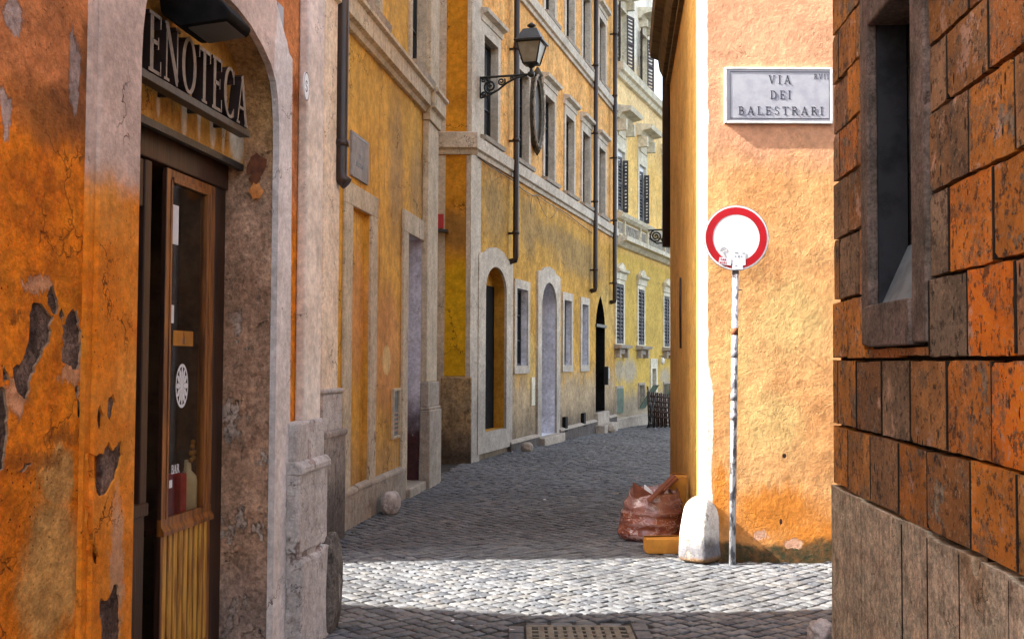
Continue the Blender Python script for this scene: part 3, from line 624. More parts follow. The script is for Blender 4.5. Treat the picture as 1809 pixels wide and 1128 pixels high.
placard('price_label', (300, 538, 306, 570), M['white_lt'], 'little white striped tag just above the ochre placard', 'label')
placard('paper_slip', (298, 848, 303, 862), M['white_lt'], 'small cream slip low in the shop door glass beside the sill', 'label')
mb = MB(WA); text(mb, 'BAR', WA.s(306, dg), WA.z(306, 836, dg), .042, dg, dg + .001, sx=.8, gap=.1); tag(mb.make('bar_lettering', M['white_lt']), 'hand painted white BAR lettering low on the shop door glass', 'lettering')
# goods behind the glass
def shopitem(name, mat, px, py0, py1, r_, label, cat, prof=None):
    d = dd - .07; a, z0 = WA.at(px, py1, d); z1 = WA.z(px, py0, d); h = z1 - z0; mb = MB(WA)
    if prof: mb.lathe((a, d), [(r_ * k, z0 + h * q) for k, q in prof], 14)
    else: mb.box(a - r_, a + r_, d - .05, d + .03, z0, z1)
    return tag(mb.make(name, mat, bevel=0 if prof else .004), label, cat)
shopitem('wine_bottle', M['beige'], 330, 812, 905, .05, 'pale beige bottle standing inside the shop door glass', 'bottle', [(.7, 0), (1, .02), (1, .6), (.9, .7), (.4, .8), (.34, .98), (.3, 1)])
shopitem('wine_box', M['red'], 314, 836, 912, .035, 'red carton standing beside the pale bottle in the shop door', 'box')
mb = MB(WA); d = dd - .14; mb.box(sA(291), sA(380), d - .16, d + .07, WA.z(327, 906, d) - .03, WA.z(327, 906, d)); mb.make('display_shelf', M['wood_dark'], bA)
mb = MB(WA)
for (i, (px, py)) in enumerate([(340, 788), (343, 798), (338, 800), (342, 808), (337, 812), (341, 780)]):
    a, z = WA.at(px, py, dd - .05); mb.lathe((a, dd - .05), [(.003, z - .014), (.012, z - .008), (.013, z + .006), (.004, z + .013)], 8)
tag(mb.make('grape_ornament', M['card']), 'small yellow bunch of grapes hanging by the right edge of the door glass', 'ornament')

# ---- sign letters
sg_ = thing('shop_sign', 'raised grey ENOTECA letters standing on a black bar over the shop door', 'sign', WA.mat())
dl = -.06
aE, zE = WA.at(262, 124, dl); aZ, zZ = WA.at(440, 232, dl)
hE = WA.z(268, 36, dl) - WA.z(268, 128, dl)
hE = WA.z(430, 142, dl) - WA.z(434, 232, dl)
wtot = sum(GL[c][0] for c in 'ENOTECA')
sx = ((aZ - aE) / hE - 7 * .10) / wtot
mb = MB(WA); text(mb, 'ENOTECA', aE, zZ + .01, hE, dl - .055, dl, sx=sx, gap=.10, m=0, ms=1); mb.make('lettering', [M['letter'], M['letter_side']], sg_)
mb = MB(WA); mb.box(aE - .25, aZ + .02, dl - .06, dl - .002, zZ - .03, zZ + .006); 
for k in range(4): mb.box(aE + k * .32, aE + k * .32 + .02, -.17, dl - .03, zZ - .025, zZ)
mb.make('support_bar', M['iron'], sg_, bevel=.003)
mb = MB(WA); a_, z_ = WA.at(240, 20, dl); mb.box(aE - .22, aE - .06, -.168, dl + .004, zZ + .01, zZ + .01 + hE); mb.make('sign_end_box', M['letter_side'], sg_, bevel=.01)
# ---- floodlight over the sign
fl = thing('floodlight', 'black floodlight with a glass front hanging above the shop sign letters', 'floodlight', WA.mat())
aL = WA.s(352, .08); zL = WA.z(446, 60, .20)
d0, d1 = -.10, .19
mb = MB(WA)
prof = [(d1, zL - .02), (d1 + .015, zL + .012), (d1 - .05, zL + .09), (d0 + .05, zL + .13), (d0 - .03, zL + .08), (d0 - .02, zL + .02), (d0 + .06, zL - .045)]
mb.prism(prof, aL - .02, aL + .25, plane='dz'); mb.make('housing', M['door_black'], fl, bevel=.012)
mb = MB(WA); mb.hexa([(aL + .01, d0 + .10, zL - .048), (aL + .24, d0 + .10, zL - .048), (aL + .24, d1 - .015, zL - .024), (aL + .01, d1 - .015, zL - .024), (aL + .01, d0 + .10, zL - .040), (aL + .24, d0 + .10, zL - .040), (aL + .24, d1 - .015, zL - .016), (aL + .01, d1 - .015, zL - .016)]); mb.make('glass_front', M['lamp_glass'], fl)
mb = MB(WA); mb.tube([(aL + .10, -.17, zL + .30), (aL + .10, -.08, zL + .24), (aL + .10, .0, zL + .11)], .018); mb.tube([(aL + .02, -.165, zL + .3), (aL + .18, -.165, zL + .3)], .012); mb.tube([(aL - .12, -.16, zL + .26), (aL + .0, -.1, zL + .10)], .010); mb.make('bracket', M['iron'], fl)
# ---- house number tile
ca, cz = WA.at(540, 153, .062)
mb = MB(WA); ra = .050; rz_ = .085
mb.prism([(ca + ra * math.cos(t * math.pi / 12), cz + rz_ * math.sin(t * math.pi / 12)) for t in range(24)], .06, .068); ring(mb, (ca, cz), .078, .085, .0686, asp=.6, m=1); text(mb, 'S', ca - .022, cz - .032, .065, .068, .0688, m=1)
tag(mb.make('house_number', [M['white'], M['ink']]), 'oval white enamel house number tile on the pale pilaster', 'number plate')
# framed grey plate high beside the arch
mb = MB(WA); q0 = WA.at(489, 76, .01); q1 = WA.at(498, 12, .01); mb.box(q0[0], q1[0] + .02, 0, .015, q0[1], q1[1]); tag(mb.make('wall_plate', M['marble'], bevel=.003), 'small grey rectangular plate on the orange strip right of the arch', 'plate')

# ================================================================== CORNER HOUSE (left, middle)
W = WC; dC = -.08
bC = thing('ochre_corner_house', 'streaked ochre house with grey pilasters, stringcourse and a blocked doorway', 'building', W.mat())
def c_(px, py, d=dC): return W.at(px, py, d)
cs_ = lambda px, d=dC: W.s(px, d)
Ce = W.s(771.5, 0)
n0, n1, nz = cs_(616.5), cs_(649.5), c_(619, 363)[1]
q0, q1, qz = cs_(716), cs_(743), c_(719, 412)[1]
wu = [(cs_(720), cs_(745), c_(722, 104)[1], c_(722, 104)[1] + 1.75), (cs_(632), cs_(660), c_(722, 104)[1], c_(722, 104)[1] + 1.75)]
mb = MB(W)
mb.sheet([(-.35, -.2), (Ce, -.2), (Ce, 12), (-.35, 12)], [rect(n0, n1, .25, nz), rect(q0, q1, .02, qz)] + [rect(*w) for w in wu], dC, [.05, .36, .14, .14], 0, [0, 1, 2, 2])
mb.box(n0 - .02, n1 + .02, dC - .07, dC - .045, .2, nz + .02)
mb.make('wall', [M['c_wall'], M['c_reveal'], M['c_trim']], bC)
mb = MB(W); mb.box(-.35, Ce, -5, dC - .55, -.2, 12); mb.box(-.35, q0 - .05, dC - .56, dC - .16, -.2, 12); mb.box(q1 + .05, Ce, dC - .56, dC - .16, -.2, 12); mb.box(q0 - .05, q1 + .05, dC - .56, dC - .16, qz + .05, 12); mb.box(-.352, -.33, -5, dC - .001, -.2, 12); mb.box(Ce - .01, Ce + .0, -5, dC - .001, -.2, 12)
mb.make('side_wall', M['c_wall'], bC)
mb = MB(); mb.prism([(-15, 7.2), (-8.5, 7.97), (-5.8, 9.2), (-2.05, 9.3), (-5, 20), (-15, 20)], -.3, 14, plane='ad'); o = mb.make('unseen_shade_block', M['c_wall']); o.parent = bC; o.matrix_parent_inverse = W.mat().inverted()  # off-frame block added to cut the far edge of the sunlit band
# near pilaster
mb = MB(W); p1 = W.s(597, 0)
zs0 = W.z(570, 690, .04); zs1 = W.z(575, 765, .05)
mb.box(0, p1, dC, 0, zs0, 12); mb.make('pilaster', M['c_pink'], bC, bevel=.012)
mb = MB(W); mb.box(-.06, p1 + .03, dC, .04, zs1, zs0 - .03); mb.box(-.08, p1 + .05, dC, .055, zs0 - .03, zs0 + .012); mb.make('pilaster_base', M['granite'], bC, bevel=.015)
mb = MB(W); mb.prism([(-.12, -.1), (p1 + .06, -.1), (p1 + .05, zs1 - .005), (-.10, zs1 - .005)], dC, .07); mb.box(-.13, p1 + .07, dC, .085, zs1 - .05, zs1 + .012); mb.make('pilaster_foot', M['granite_dark'], bC, bevel=.02)
# end pilaster
e0 = W.s(754, 0)
mb = MB(W); zb0 = W.z(757, 674, .0); zb1 = W.z(757, 718, .0)
mb.box(e0, Ce + .02, dC, 0, zb0, 4.80); mb.box(e0 - .03, Ce + .05, dC, .03, 4.80, 4.93); mb.box(W.s(757, 0), Ce + .02, dC, 0, 5.25, 12); mb.make('pilaster', M['c_trim'], bC, bevel=.012)
mb = MB(W); mb.box(e0 - .03, Ce + .04, dC, .03, zb1, zb0); mb.box(e0 - .05, Ce + .06, dC, .05, zb1 - .04, zb1); mb.box(e0 - .06, Ce + .07, dC, .06, -.1, zb1 - .04); mb.make('pilaster_base', M['travertine'], bC, bevel=.015)
# stringcourse
mb = MB(W)
for a0, a1, e in ((-.35, e0 - .04, 0), (e0 - .04, Ce + .07, .05)):
    mb.prism([(dC, 4.90), (dC + .05 + e, 4.90), (dC + .07 + e, 4.95), (dC + .12 + e, 4.97), (dC + .12 + e, 5.16), (dC + .16 + e, 5.18), (dC + .16 + e, 5.22), (dC, 5.26)], a0, a1, plane='dz')
mb.make('stringcourse', M['c_trim'], bC)
# plinth with coping
mb = MB(W)
zc1 = c_(640, 862, 0)[1] ; zc1 = .37
for a0, a1, h in ((p1 + .07, 1.35, zc1), (1.355, 2.05, zc1 + .01), (2.055, q0 - .12, zc1), (q1 + .12, e0 - .07, zc1 + .02)):
    mb = MB(W); mb.box(a0, a1, dC, dC + .05, -.1, h - .04, 1); mb.prism([(dC, h - .04), (dC + .06, h - .04), (dC + .05, h - .005), (dC, h + .02)], a0, a1, 0, plane='dz')
    mb.make('plinth_block', [M['travertine'], M['travertine']], bC, bevel=.006)
# blocked doorway frame, doorway frame
def ringframe(mb, a0, a1, z0, z1, t, d0, d1, m=0, top=None, bot=False):
    top = top or t
    mb.box(a0 - t, a0, d0, d1, z0, z1, m); mb.box(a1, a1 + t, d0, d1, z0, z1, m); mb.box(a0 - t, a1 + t, d0, d1 + .002, z1, z1 + top, m)
    if bot: mb.box(a0 - t, a1 + t, d0, d1 + .002, z0 - t, z0, m)
mb = MB(W); ringframe(mb, n0, n1, .3, nz, cs_(661) - n1, dC, dC + .03, top=.22); mb.make('blocked_door_frame', M['c_trim'], bC, bevel=.006)
mb = MB(W); ringframe(mb, q0, q1, 0, qz, .26, dC, dC + .035, top=.26); mb.make('doorway_frame', M['c_trim'], bC, bevel=.006)
mb = MB(W); mb.box(q0, q1, dC - .41, dC - .35, .0, qz); mb.box(q0 + .08, q0 + .4, dC - .36, dC - .34, .2, 1.3); mb.box(q0 + .08, q0 + .4, dC - .36, dC - .34, 1.5, 2.9); mb.make('door', M['wood_dark'], bC, bevel=.01)
mb = MB(W); mb.box(q0 - .1, q1 + .1, dC - .5, dC + .10, -.05, .1); mb.make('doorstep', M['travertine'], bC, bevel=.015)
def window(parent, W, a0, a1, z0, z1, d, dep, trim, mt, t=.13, hood=True, sill=True, pane='pane', shutters=None, name='window', top=None, lat=False):
    """a window: trim ring with casement, pane, hood and sill below it in the tree"""
    mb = MB(W); ringframe(mb, a0, a1, z0, z1, t, d, d + .03, top=top or t, bot=not sill); w = mb.make(name, mt, parent)
    mb = MB(W); mb.box(a0, a1, d - dep - .02, d - dep, z0, z1); mb.make('pane', M[pane], w)
    mb = MB(W); f = .045; c = (a0 + a1) / 2
    mb.box(a0, a0 + f, d - dep, d - dep + .03, z0, z1); mb.box(a1 - f, a1, d - dep, d - dep + .03, z0, z1); mb.box(a0 + f, a1 - f, d - dep, d - dep + .03, z1 - f, z1); mb.box(a0 + f, a1 - f, d - dep, d - dep + .03, z0, z0 + f); mb.box(c - .03, c + .03, d - dep, d - dep + .034, z0 + f, z1 - f)
    for k in (1, 2): zz = z0 + (z1 - z0) * k / 3; mb.box(a0 + f, c - .03, d - dep, d - dep + .025, zz - .012, zz + .012); mb.box(c + .03, a1 - f, d - dep, d - dep + .025, zz - .012, zz + .012)
    mb.make('casement', M['iron'] if pane == 'pane' else M['e_trim'], w)
    if hood:
        mb = MB(W); h = z1 + (top or t); mb.prism([(d, h), (d + .05, h), (d + .06, h + .10), (d + .15, h + .13), (d + .16, h + .19), (d, h + .22)], a0 - t - .06, a1 + t + .06, plane='dz'); mb.make('hood', mt, w)
    if sill:
        mb = MB(W); mb.prism([(d - dep, z0 - .10), (d + .12, z0 - .10), (d + .13, z0 - .03), (d - dep, z0)], a0 - t - .05, a1 + t + .05, plane='dz'); mb.make('sill', M['travertine'] if mt != M['e_trim'] else mt, w)
    return w
for w in wu: window(bC, W, *w, dC, .13, .12, M['c_trim'], hood=False)
# marble plaque on the corner house
a0, z0 = c_(617, 309); a1, _ = c_(647, 322); z1 = c_(617, 229)[1]
pq = thing('marble_plaque', 'worn square grey marble street plaque above the blocked doorway', 'plaque', W.mat())
mb = MB(W); mb.box(a0, a1, dC, dC + .025, z0, z1); mb.make('slab', M['marble_old'], pq, bevel=.003)
mb = MB(W); ringframe(mb, a0 + .03, a1 - .03, z0 + .03, z1 - .03, .012, dC + .024, dC + .0262)
for k in range(3): 
    text(mb, ('VIA', 'DEI', 'BALESTRARI')[k], (a0 + a1) / 2 - (.055, .055, .17)[k], z1 - .15 - k * .09, .045, dC + .024, dC + .0256, sx=.75, gap=.1)
mb.make('engraving', M['pipe'], pq)
# intercom
ic = thing('intercom_panel', 'tall brass framed intercom panel with buttons beside the grey doorway', 'intercom', W.mat())
a0, z1 = c_(691, 686); a1 = cs_(703.5); z0 = c_(691, 775)[1]
mb = MB(W); ringframe(mb, a0 + .03, a1 - .03, z0 + .03, z1 - .03, .03, dC, dC + .035, bot=True); mb.make('frame', M['c_trim'], ic, bevel=.003)
mb = MB(W); mb.box(a0 + .03, a1 - .03, dC, dC + .012, z0 + .03, z1 - .03); mb.make('face_plate', M['pane_light'], ic)
mb = MB(W)
for k in range(5): mb.box(a0 + .08, a1 - .08, dC + .011, dC + .022, z0 + .08 + k * .05, z0 + .105 + k * .05)
mb.make('button', M['wood_gold'], ic); mb = MB(W); mb.box(a0 + .06, a1 - .06, dC + .011, dC + .02, z1 - .2, z1 - .11); mb.make('speaker_grille', M['letter_side'], ic)
# drainpipe between the buildings
mb = MB(W); a = W.s(602, .05); z0 = W.z(601, 322, .05)
mb.tube([(a, .03, 12), (a, .03, z0 + .12), (a, .035, z0 + .05), (a, .09, z0)], .062, n=12)
for k in range(4): mb.tube([(a, .03, z0 + .35 + k * 1.5), (a, .03, z0 + .41 + k * 1.5)], .075, n=12)
mb.make('drainpipe', M['pipe'], bC)

# ================================================================== LONG HOUSE WITH THE LANTERN
W = WD; bD = thing('long_apricot_house', 'long apricot house with three rows of grey framed windows and arched doors', 'building', W.mat())
ds = lambda px: W.s(px)
S0 = [.67, 2.76, 4.87, 6.77, 8.54, 10.52]; WW = .82
d1o = (.80, 2.05); d2o = (4.62, 5.90); d3o = (10.25, 11.45)
gw = [(2.80, 3.58), (6.67, 7.38), (8.54, 9.22)]
def pointed(a0, a1, z0, zs, zt, n=7):
    c = (a0 + a1) / 2; h = (a1 - a0) / 2
    rt = [(a1 - h * (1 - math.cos(k / n * math.pi / 2)) if 0 else c + h * (1 - (k / n) ** 1.8), zs + (zt - zs) * (k / n) ** .9) for k in range(n + 1)]
    return [(a0, z0), (a1, z0)] + rt + [(2 * c - a, z) for a, z in rt[-2::-1]]
holes = [archpts(*d1o, .45, 2.85, 3.28), archpts(*d2o, .12, 2.75, 3.28), pointed(*d3o, .36, 2.55, 3.35)]
rev = [.20, .62, .35]; mr = [1, 2, 4]
for g in gw: holes.append(rect(g[0], g[1], 1.56, 3.01)); rev.append(.16); mr.append(2)
for s in S0: holes.append(rect(s, s + WW, 5.45, 7.17)); rev.append(.16); mr.append(3)
for s in S0: holes.append(rect(s, s + WW, 8.90, 10.56)); rev.append(.16); mr.append(3)
mb = MB(W); mb.sheet([(0, -.8), (Dend, -.8), (Dend, 12.5), (0, 12.5)], holes, 0, rev, 0, mr); mb.make('wall', [M['d_wall'], M['d_oran'], M['d_blue'], M['d_trim'], M['door_black']], bD)
body(bD, W, [(0.02, -.9), (Dend, -.9), (Dend, -5), (-1.5, -5), (-1.0, -2.2)], 12.5, M['d_wall'])
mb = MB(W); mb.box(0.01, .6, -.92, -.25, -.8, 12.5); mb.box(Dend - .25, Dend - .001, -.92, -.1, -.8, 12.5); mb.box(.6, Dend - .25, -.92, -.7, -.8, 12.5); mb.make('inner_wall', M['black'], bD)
for i, s in enumerate(S0):
    window(bD, W, s, s + WW, 5.45, 7.17, 0, .14, .13, M['d_trim'], t=.14, top=.2)
    window(bD, W, s, s + WW, 8.90, 10.56, 0, .14, .13, M['d_trim'], t=.14, top=.2)
for g in gw:
    w = window(bD, W, g[0], g[1], 1.56, 3.01, 0, .14, .13, M['d_trim'], t=.15, hood=False, sill=False, top=.17)
mb = MB(W)
for z0, p in ((5.03, 0), (8.50, 0)):
    mb.prism([(0, z0), (.05, z0), (.06, z0 + .07), (.11, z0 + .09), (.12, z0 + .28), (0, z0 + .31)], -.0, Dend, plane='dz')
mb.make('stringcourse', M['d_trim'], bD)
mb = MB(W); pw = ds(845)
mb.box(0, pw, 0, .03, -.8, 5.03); mb.box(0, pw, 0, .03, 5.34, 8.5); mb.box(0, pw, 0, .03, 8.81, 12.5); mb.make('corner_strip', M['d_trim'], bD)
def door_ring(o, top_z, sh_z, t, z0):
    a0, a1 = o; c = (a0 + a1) / 2; h = (a1 - a0) / 2 + t
    pr = [(1, sh_z), (.97, sh_z + .06), (.80, sh_z + .08), (.62, sh_z + (top_z - sh_z) * .45), (.42, sh_z + (top_z - sh_z) * .82), (.2, top_z - .02), (0, top_z)]
    rt = [(c + x * h, z) for x, z in pr]; return [(c - h, z0), (c + h, z0)] + rt + [(2 * c - a, z) for a, z in rt[-2::-1]]
mb = MB(W); mb.sheet(door_ring(d1o, W.z(870, 436), 3.38, .40, .1), [archpts(d1o[0] - .004, d1o[1] + .004, .44, 2.85, 3.285)], .045, .045, 0, 0, edge=.045); mb.make('door_surround', M['d_trim'], bD)
mb = MB(W); mb.sheet(door_ring(d2o, W.z(965, 470), 3.40, .32, -.1), [archpts(d2o[0] - .004, d2o[1] + .004, .12, 2.75, 3.285)], .045, .045, 0, 0, edge=.045); mb.make('door_surround', M['d_trim'], bD)
mb = MB(W); mb.box(d1o[0], d1o[1], -.25, -.19, .4, 2.98); mb.box(d1o[0], d1o[1], -.25, -.195, 2.98, 3.3, 1)
mb.box(d1o[0] + .1, d1o[0] + .56, -.2, -.18, .6, 1.5); mb.box(d1o[0] + .1, d1o[0] + .56, -.2, -.185, 1.65, 2.85); mb.box(d1o[0] + .7, d1o[1] - .1, -.2, -.185, .6, 1.5); mb.box(d1o[0] + .7, d1o[1] - .1, -.2, -.185, 1.65, 2.85)
mb.make('door', [M['door_black'], M['d_oran']], bD, bevel=.006)
mb = MB(W); mb.box(d2o[0], d2o[1], -.64, -.6, .1, 3.3); mb.make('door', M['wood_dark'], bD)
mb = MB(W); mb.box(d3o[0], d3o[1], -.36, -.3, .3, 3.4); mb.box(d3o[0] - .05, d3o[1] + .05, -.3, .04, 2.52, 2.60, 1); mb.box(d3o[0] + .1, d3o[0] + .52, -.3, -.28, .5, 2.4); mb.box(d3o[0] + .66, d3o[1] - .1, -.3, -.28, .5, 2.4)
mb.make('door', [M['door_black'], M['iron']], bD, bevel=.006)
mb = MB(W); mb.box(d2o[0] - .25, d2o[1] + .25, -.6, .18, -.1, .11); mb.make('doorstep', M['travertine'], bD, bevel=.02)
mb = MB(W); mb.box(d3o[0] - .15, d3o[1] + .15, -.3, .10, -.5, .35); mb.box(d3o[0] - .3, d3o[1] + .3, 0, .30, -.5, .05); mb.make('doorstep', M['travertine'], bD, bevel=.02)
mb = MB(W); z_ = .02
for a0, a1 in ((2.3, d2o[0] - .26), (d2o[1] + .26, 7.9), (7.92, d3o[0] - .16), (d3o[1] + .3, Dend)):
    mb = MB(W); mb.box(a0, a1, 0, .07, -.8, .14, 1); mb.prism([(0, .14), (.085, .14), (.075, .175), (0, .2)], a0, a1, 0, plane='dz'); mb.make('plinth', [M['travertine'], M['granite_dark']], bD)
mb = MB(W)
for a in (6.6, 8.5): mb = MB(W); mb.box(a, a + .22, .0, .078, .1, .42); mb.make('cellar_vent', M['black'], bD)
mb = MB(W); a0, z0 = W.at(937, 716); a1 = ds(943); z1 = W.z(937, 666); mb.box(a0, a1, 0, .03, z0, z1); tag(mb.make('meter_cover', M['e_trim'], bevel=.005), 'narrow cream meter cover on the wall left of the white arched recess', 'cover')
mb = MB(W); a0, z0 = W.at(956, 667, -.3); mb.box(a0 + .35, a0 + .55, -.598, -.592, z0, z0 + .09); o = tag(mb.make('red_notice', M['red']), 'tiny red notice stuck inside the white arched recess', 'notice')
o.location = o.location  # stays on the door leaf
for i, (px, py) in enumerate(((905.5, 462), (1048, 514), (1082.5, 534))):
    d = .09; a = W.s(px, d); z0 = W.z(px, py, d); mb = MB(W)
    mb.tube([(a, d + .05, 12.6), (a, d + .05, z0 + .1), (a, d + .04, z0 + .03), (a, 0.02, z0)], .055 + .002 * i, n=12)
    for k in range(5): zz = z0 + .5 + 1.7 * k; mb.tube([(a, d + .05, zz), (a, d + .05, zz + .06)], .07, n=12); mb.box(a - .015, a + .015, 0, d, zz, zz + .04)
    mb.make('drainpipe', M['pipe'], bD)
# cable
mb = MB(W); pts = [W.at(*p, .05) for p in ((845, 278), (870, 296), (905, 318), (925, 336), (942, 346), (950, 344), (965, 356), (985, 368), (1000, 376), (1020, 392), (1046, 412))]
mb.tube([(a, .05, z) for a, z in pts], .009, n=6)
for pp in (((948, 345), (957, 368), (966, 384)), ((940, 346), (937, 365), (938, 378)), ((985, 368), (978, 382), (972, 386))): mb.tube([(*[W.at(*p, .04)][0][:1], .04, W.at(*p, .04)[1]) for p in pp], .005, n=5)
tag(mb.make('wall_cable', M['pipe']), 'thin dark cable drooping under the stringcourse of the apricot house', 'cable')
# front end of the long house (faces the viewer)
W = WN; n1x = WD.o.x - W.o.x
mb = MB(W); mb.box(-.6, n1x, -1.5, 0, -.3, 12.5)
mb.make('end_wall', M['d_front'], bD).matrix_parent_inverse = WD.mat().inverted() @ W.mat()
mb = MB(W); xl = W.s(784.5); xr = W.s(815)
for a0, a1 in ((-.6, xl), (W.s(822), n1x + .015)):
    for z0, z1 in ((-.3, 4.98), (5.36, 12.5)): mb.box(a0, a1, 0, .03, z0, z1)
mb.make('corner_strip', M['d_trim'], bD).matrix_parent_inverse = WD.mat().inverted() @ W.mat()
mb = MB(W); mb.prism([(0, 5.0), (.05, 5.0), (.06, 5.07), (.13, 5.10), (.14, 5.34), (0, 5.38)], -.6, n1x + .13, plane='dz'); mb.make('stringcourse', M['d_trim'], bD).matrix_parent_inverse = WD.mat().inverted() @ W.mat()
zb = W.z(800, 665)
mb = MB(W); mb.box(W.s(779), n1x + .06, 0, .06, -.3, zb); mb.make('plinth', M['d_plinth'], bD, bevel=.03).matrix_parent_inverse = WD.mat().inverted() @ W.mat()
mb = MB(W); a0, z0 = W.at(772, 403, .1); a1, z1 = W.at(783.5, 378, .1); mb.box(a0, a1, 0, .1, z0, z1); mb.box(a0 - .1, W.s(790, .1), 0, .2, z0 - .07, z0 - .03, 1)
tag(mb.make('red_shop_box', [M['red'], M['pipe']]), 'small dark red box with a ledge under it on the narrow orange end wall', 'sign box')

# ---- oval medallion
W = WD; md = thing('oval_medallion', 'tall oval shrine picture in a beaded dark frame between the windows', 'medallion', W.mat())
ca, cz = (W.s(937, .06) + W.s(954, .06)) / 2 - .0, W.z(946, 193, .1); ra = .40; rz = (W.z(946, 130, .1) - W.z(946, 258, .1)) / 2
def oval(k, n=36): return [(ca + ra * k * math.cos(2 * math.pi * i / n), cz + rz * (1 - (1 - k) * ra / rz) * math.sin(2 * math.pi * i / n)) for i in range(n)]
mb = MB(W); o1, o2 = oval(1), oval(.78); n = 36
for i in range(n):
    j = (i + 1) % n
    R1 = [(o1[i], 0), (o1[j], 0), (o1[j], .12), (o1[i], .12)]
    mb.F([mb.P(p[0], d, p[1]) for p, d in R1]); mb.F([mb.P(p[0], d, p[1]) for p, d in ((o1[i], .12), (o1[j], .12), (o2[j], .09), (o2[i], .09))]); mb.F([mb.P(p[0], d, p[1]) for p, d in ((o2[i], .09), (o2[j], .09), (o2[j], .04), (o2[i], .04))])
mb.make('frame', M['wax'], md)
mb = MB(W); mb.prism(oval(.80), 0.01, .045); mb.make('picture', M['copper'], md)
nb = 240; ov = oval(1.02, nb); mb = MB(W); mb.tube([(p[0], .12, p[1]) for p in ov + [ov[0]]], [.012 + .020 * abs(math.sin(math.pi * i * 22 / nb)) for i in range(nb + 1)], n=6)
mb.make('beading', M['travertine'], md)
mb = MB(W); mb.lathe((ca, .08), [(.01, cz - rz - .16), (.06, cz - rz - .08), (.09, cz - rz), (.02, cz - rz + .05)], 8); mb.make('pendant', M['wax'], md)
mb = MB(W); mb.lathe((ca, .08), [(.03, cz + rz - .05), (.12, cz + rz), (.08, cz + rz + .08), (.02, cz + rz + .18)], 8); mb.make('finial', M['wax'], md)

# ---- street lantern on its scrolled bracket
W = WD
def scroll(mb, c, r0, r1, a0, turns, pl, rad=.019, n=26):
    """spiral bar; pl maps (u,v) in the bracket plane to local points"""
    pts = []
    for i in range(n + 1):
        t = i / n; r_ = r0 + (r1 - r0) * t; a = R(a0) + turns * 2 * math.pi * t; pts.append(pl(c[0] + r_ * math.cos(a), c[1] + r_ * math.sin(a)))
    mb.tube(pts, rad, n=6)
def lantern_bracket(mb, pl, L, z, down):
    mb.tube([pl(0, z), pl(L * .97, z)], .02, n=8); mb.tube([pl(0, z - down), pl(0, z + .02)], .02, n=8)
    mb.tube([pl(0.01, z - down), pl(L * .16, z - down * .92), pl(L * .36, z - down * .66), pl(L * .52, z - down * .35), pl(L * .72, z - down * .12), pl(L * .92, z - .01)], .017, n=7)
    scroll(mb, (L * .2, z - down * .47), .012, down * .36, 0, 1.9, pl); scroll(mb, (L * .42, z - down * .25), .01, down * .2, 180, 1.6, pl, .016); scroll(mb, (L * .08, z - down * .82), .008, down * .13, 90, 1.5, pl, .015); scroll(mb, (L * .62, z - down * .13), .006, down * .1, 0, 1.4, pl, .014)
    scroll(mb, (L * .06, z - down * .15), .008, down * .1, 0, 1.4, pl, .014)
sB = W.s(845, .03); zB = W.z(845, 135, .03); Lb = .885
ln = thing('street_lantern', 'black four sided street lantern with frosted panes on a scrolled wall bracket', 'street lamp', W.mat())
mb = MB(W); pl = lambda u, v: (sB, .03 + u, v); lantern_bracket(mb, pl, Lb, zB, .34); mb.lathe((sB, .03 + Lb), [(.02, zB - .05), (.055, zB - .03), (.06, zB + .03), (.02, zB + .05)], 10); mb.make('bracket', M['iron'], ln)
cx_ = (sB, .03 + Lb)
zb_ = zB + .17; zt_ = zb_ + .34; hw0, hw1 = .115, .20
mb = MB(W)
mb.lathe(cx_, [(.02, zB + .03), (.03, zB + .06), (.018, zB + .09), (.05, zB + .12), (.10, zB + .155), (.13, zb_ - .01), (.13, zb_ + .01)], 12)
rt45 = math.pi / 4
mb.lathe(cx_, [(hw1 * 1.414 + .05, zt_), (hw1 * 1.414 + .055, zt_ + .025), (hw1 * 1.414 + .01, zt_ + .045), (hw1 * 1.05, zt_ + .16), (hw1 * .85, zt_ + .215), (hw1 * .80, zt_ + .225), (hw1 * .3, zt_ + .25)], 4, rot=rt45, smooth=False)
mb.lathe(cx_, [(.035, zt_ + .24), (.035, zt_ + .27), (.07, zt_ + .285), (.075, zt_ + .305), (.03, zt_ + .335), (.015, zt_ + .35)], 12)
for sx_ in (-1, 1):
    for sy_ in (-1, 1): mb.tube([(cx_[0] + sx_ * hw0, cx_[1] + sy_ * hw0, zb_), (cx_[0] + sx_ * hw1, cx_[1] + sy_ * hw1, zt_)], .013, n=6)
for i in range(4):
    c4 = [(-1, -1), (1, -1), (1, 1), (-1, 1)]; A_, B_ = c4[i], c4[(i + 1) % 4]
    mb.tube([(cx_[0] + A_[0] * hw0, cx_[1] + A_[1] * hw0, zb_), (cx_[0] + B_[0] * hw0, cx_[1] + B_[1] * hw0, zb_)], .012, n=6); mb.tube([(cx_[0] + A_[0] * hw1, cx_[1] + A_[1] * hw1, zt_), (cx_[0] + B_[0] * hw1, cx_[1] + B_[1] * hw1, zt_)], .016, n=6)
mb.make('lantern_frame', M['iron'], ln)
mb = MB(W); k = .97; mb.hexa([(cx_[0] + sx_ * h * k, cx_[1] + sy_ * h * k, z) for h, z in ((hw0, zb_), (hw1, zt_)) for sx_, sy_ in ((-1, -1), (1, -1), (1, 1), (-1, 1))]); mb.make('glass', M['lglass'], ln)

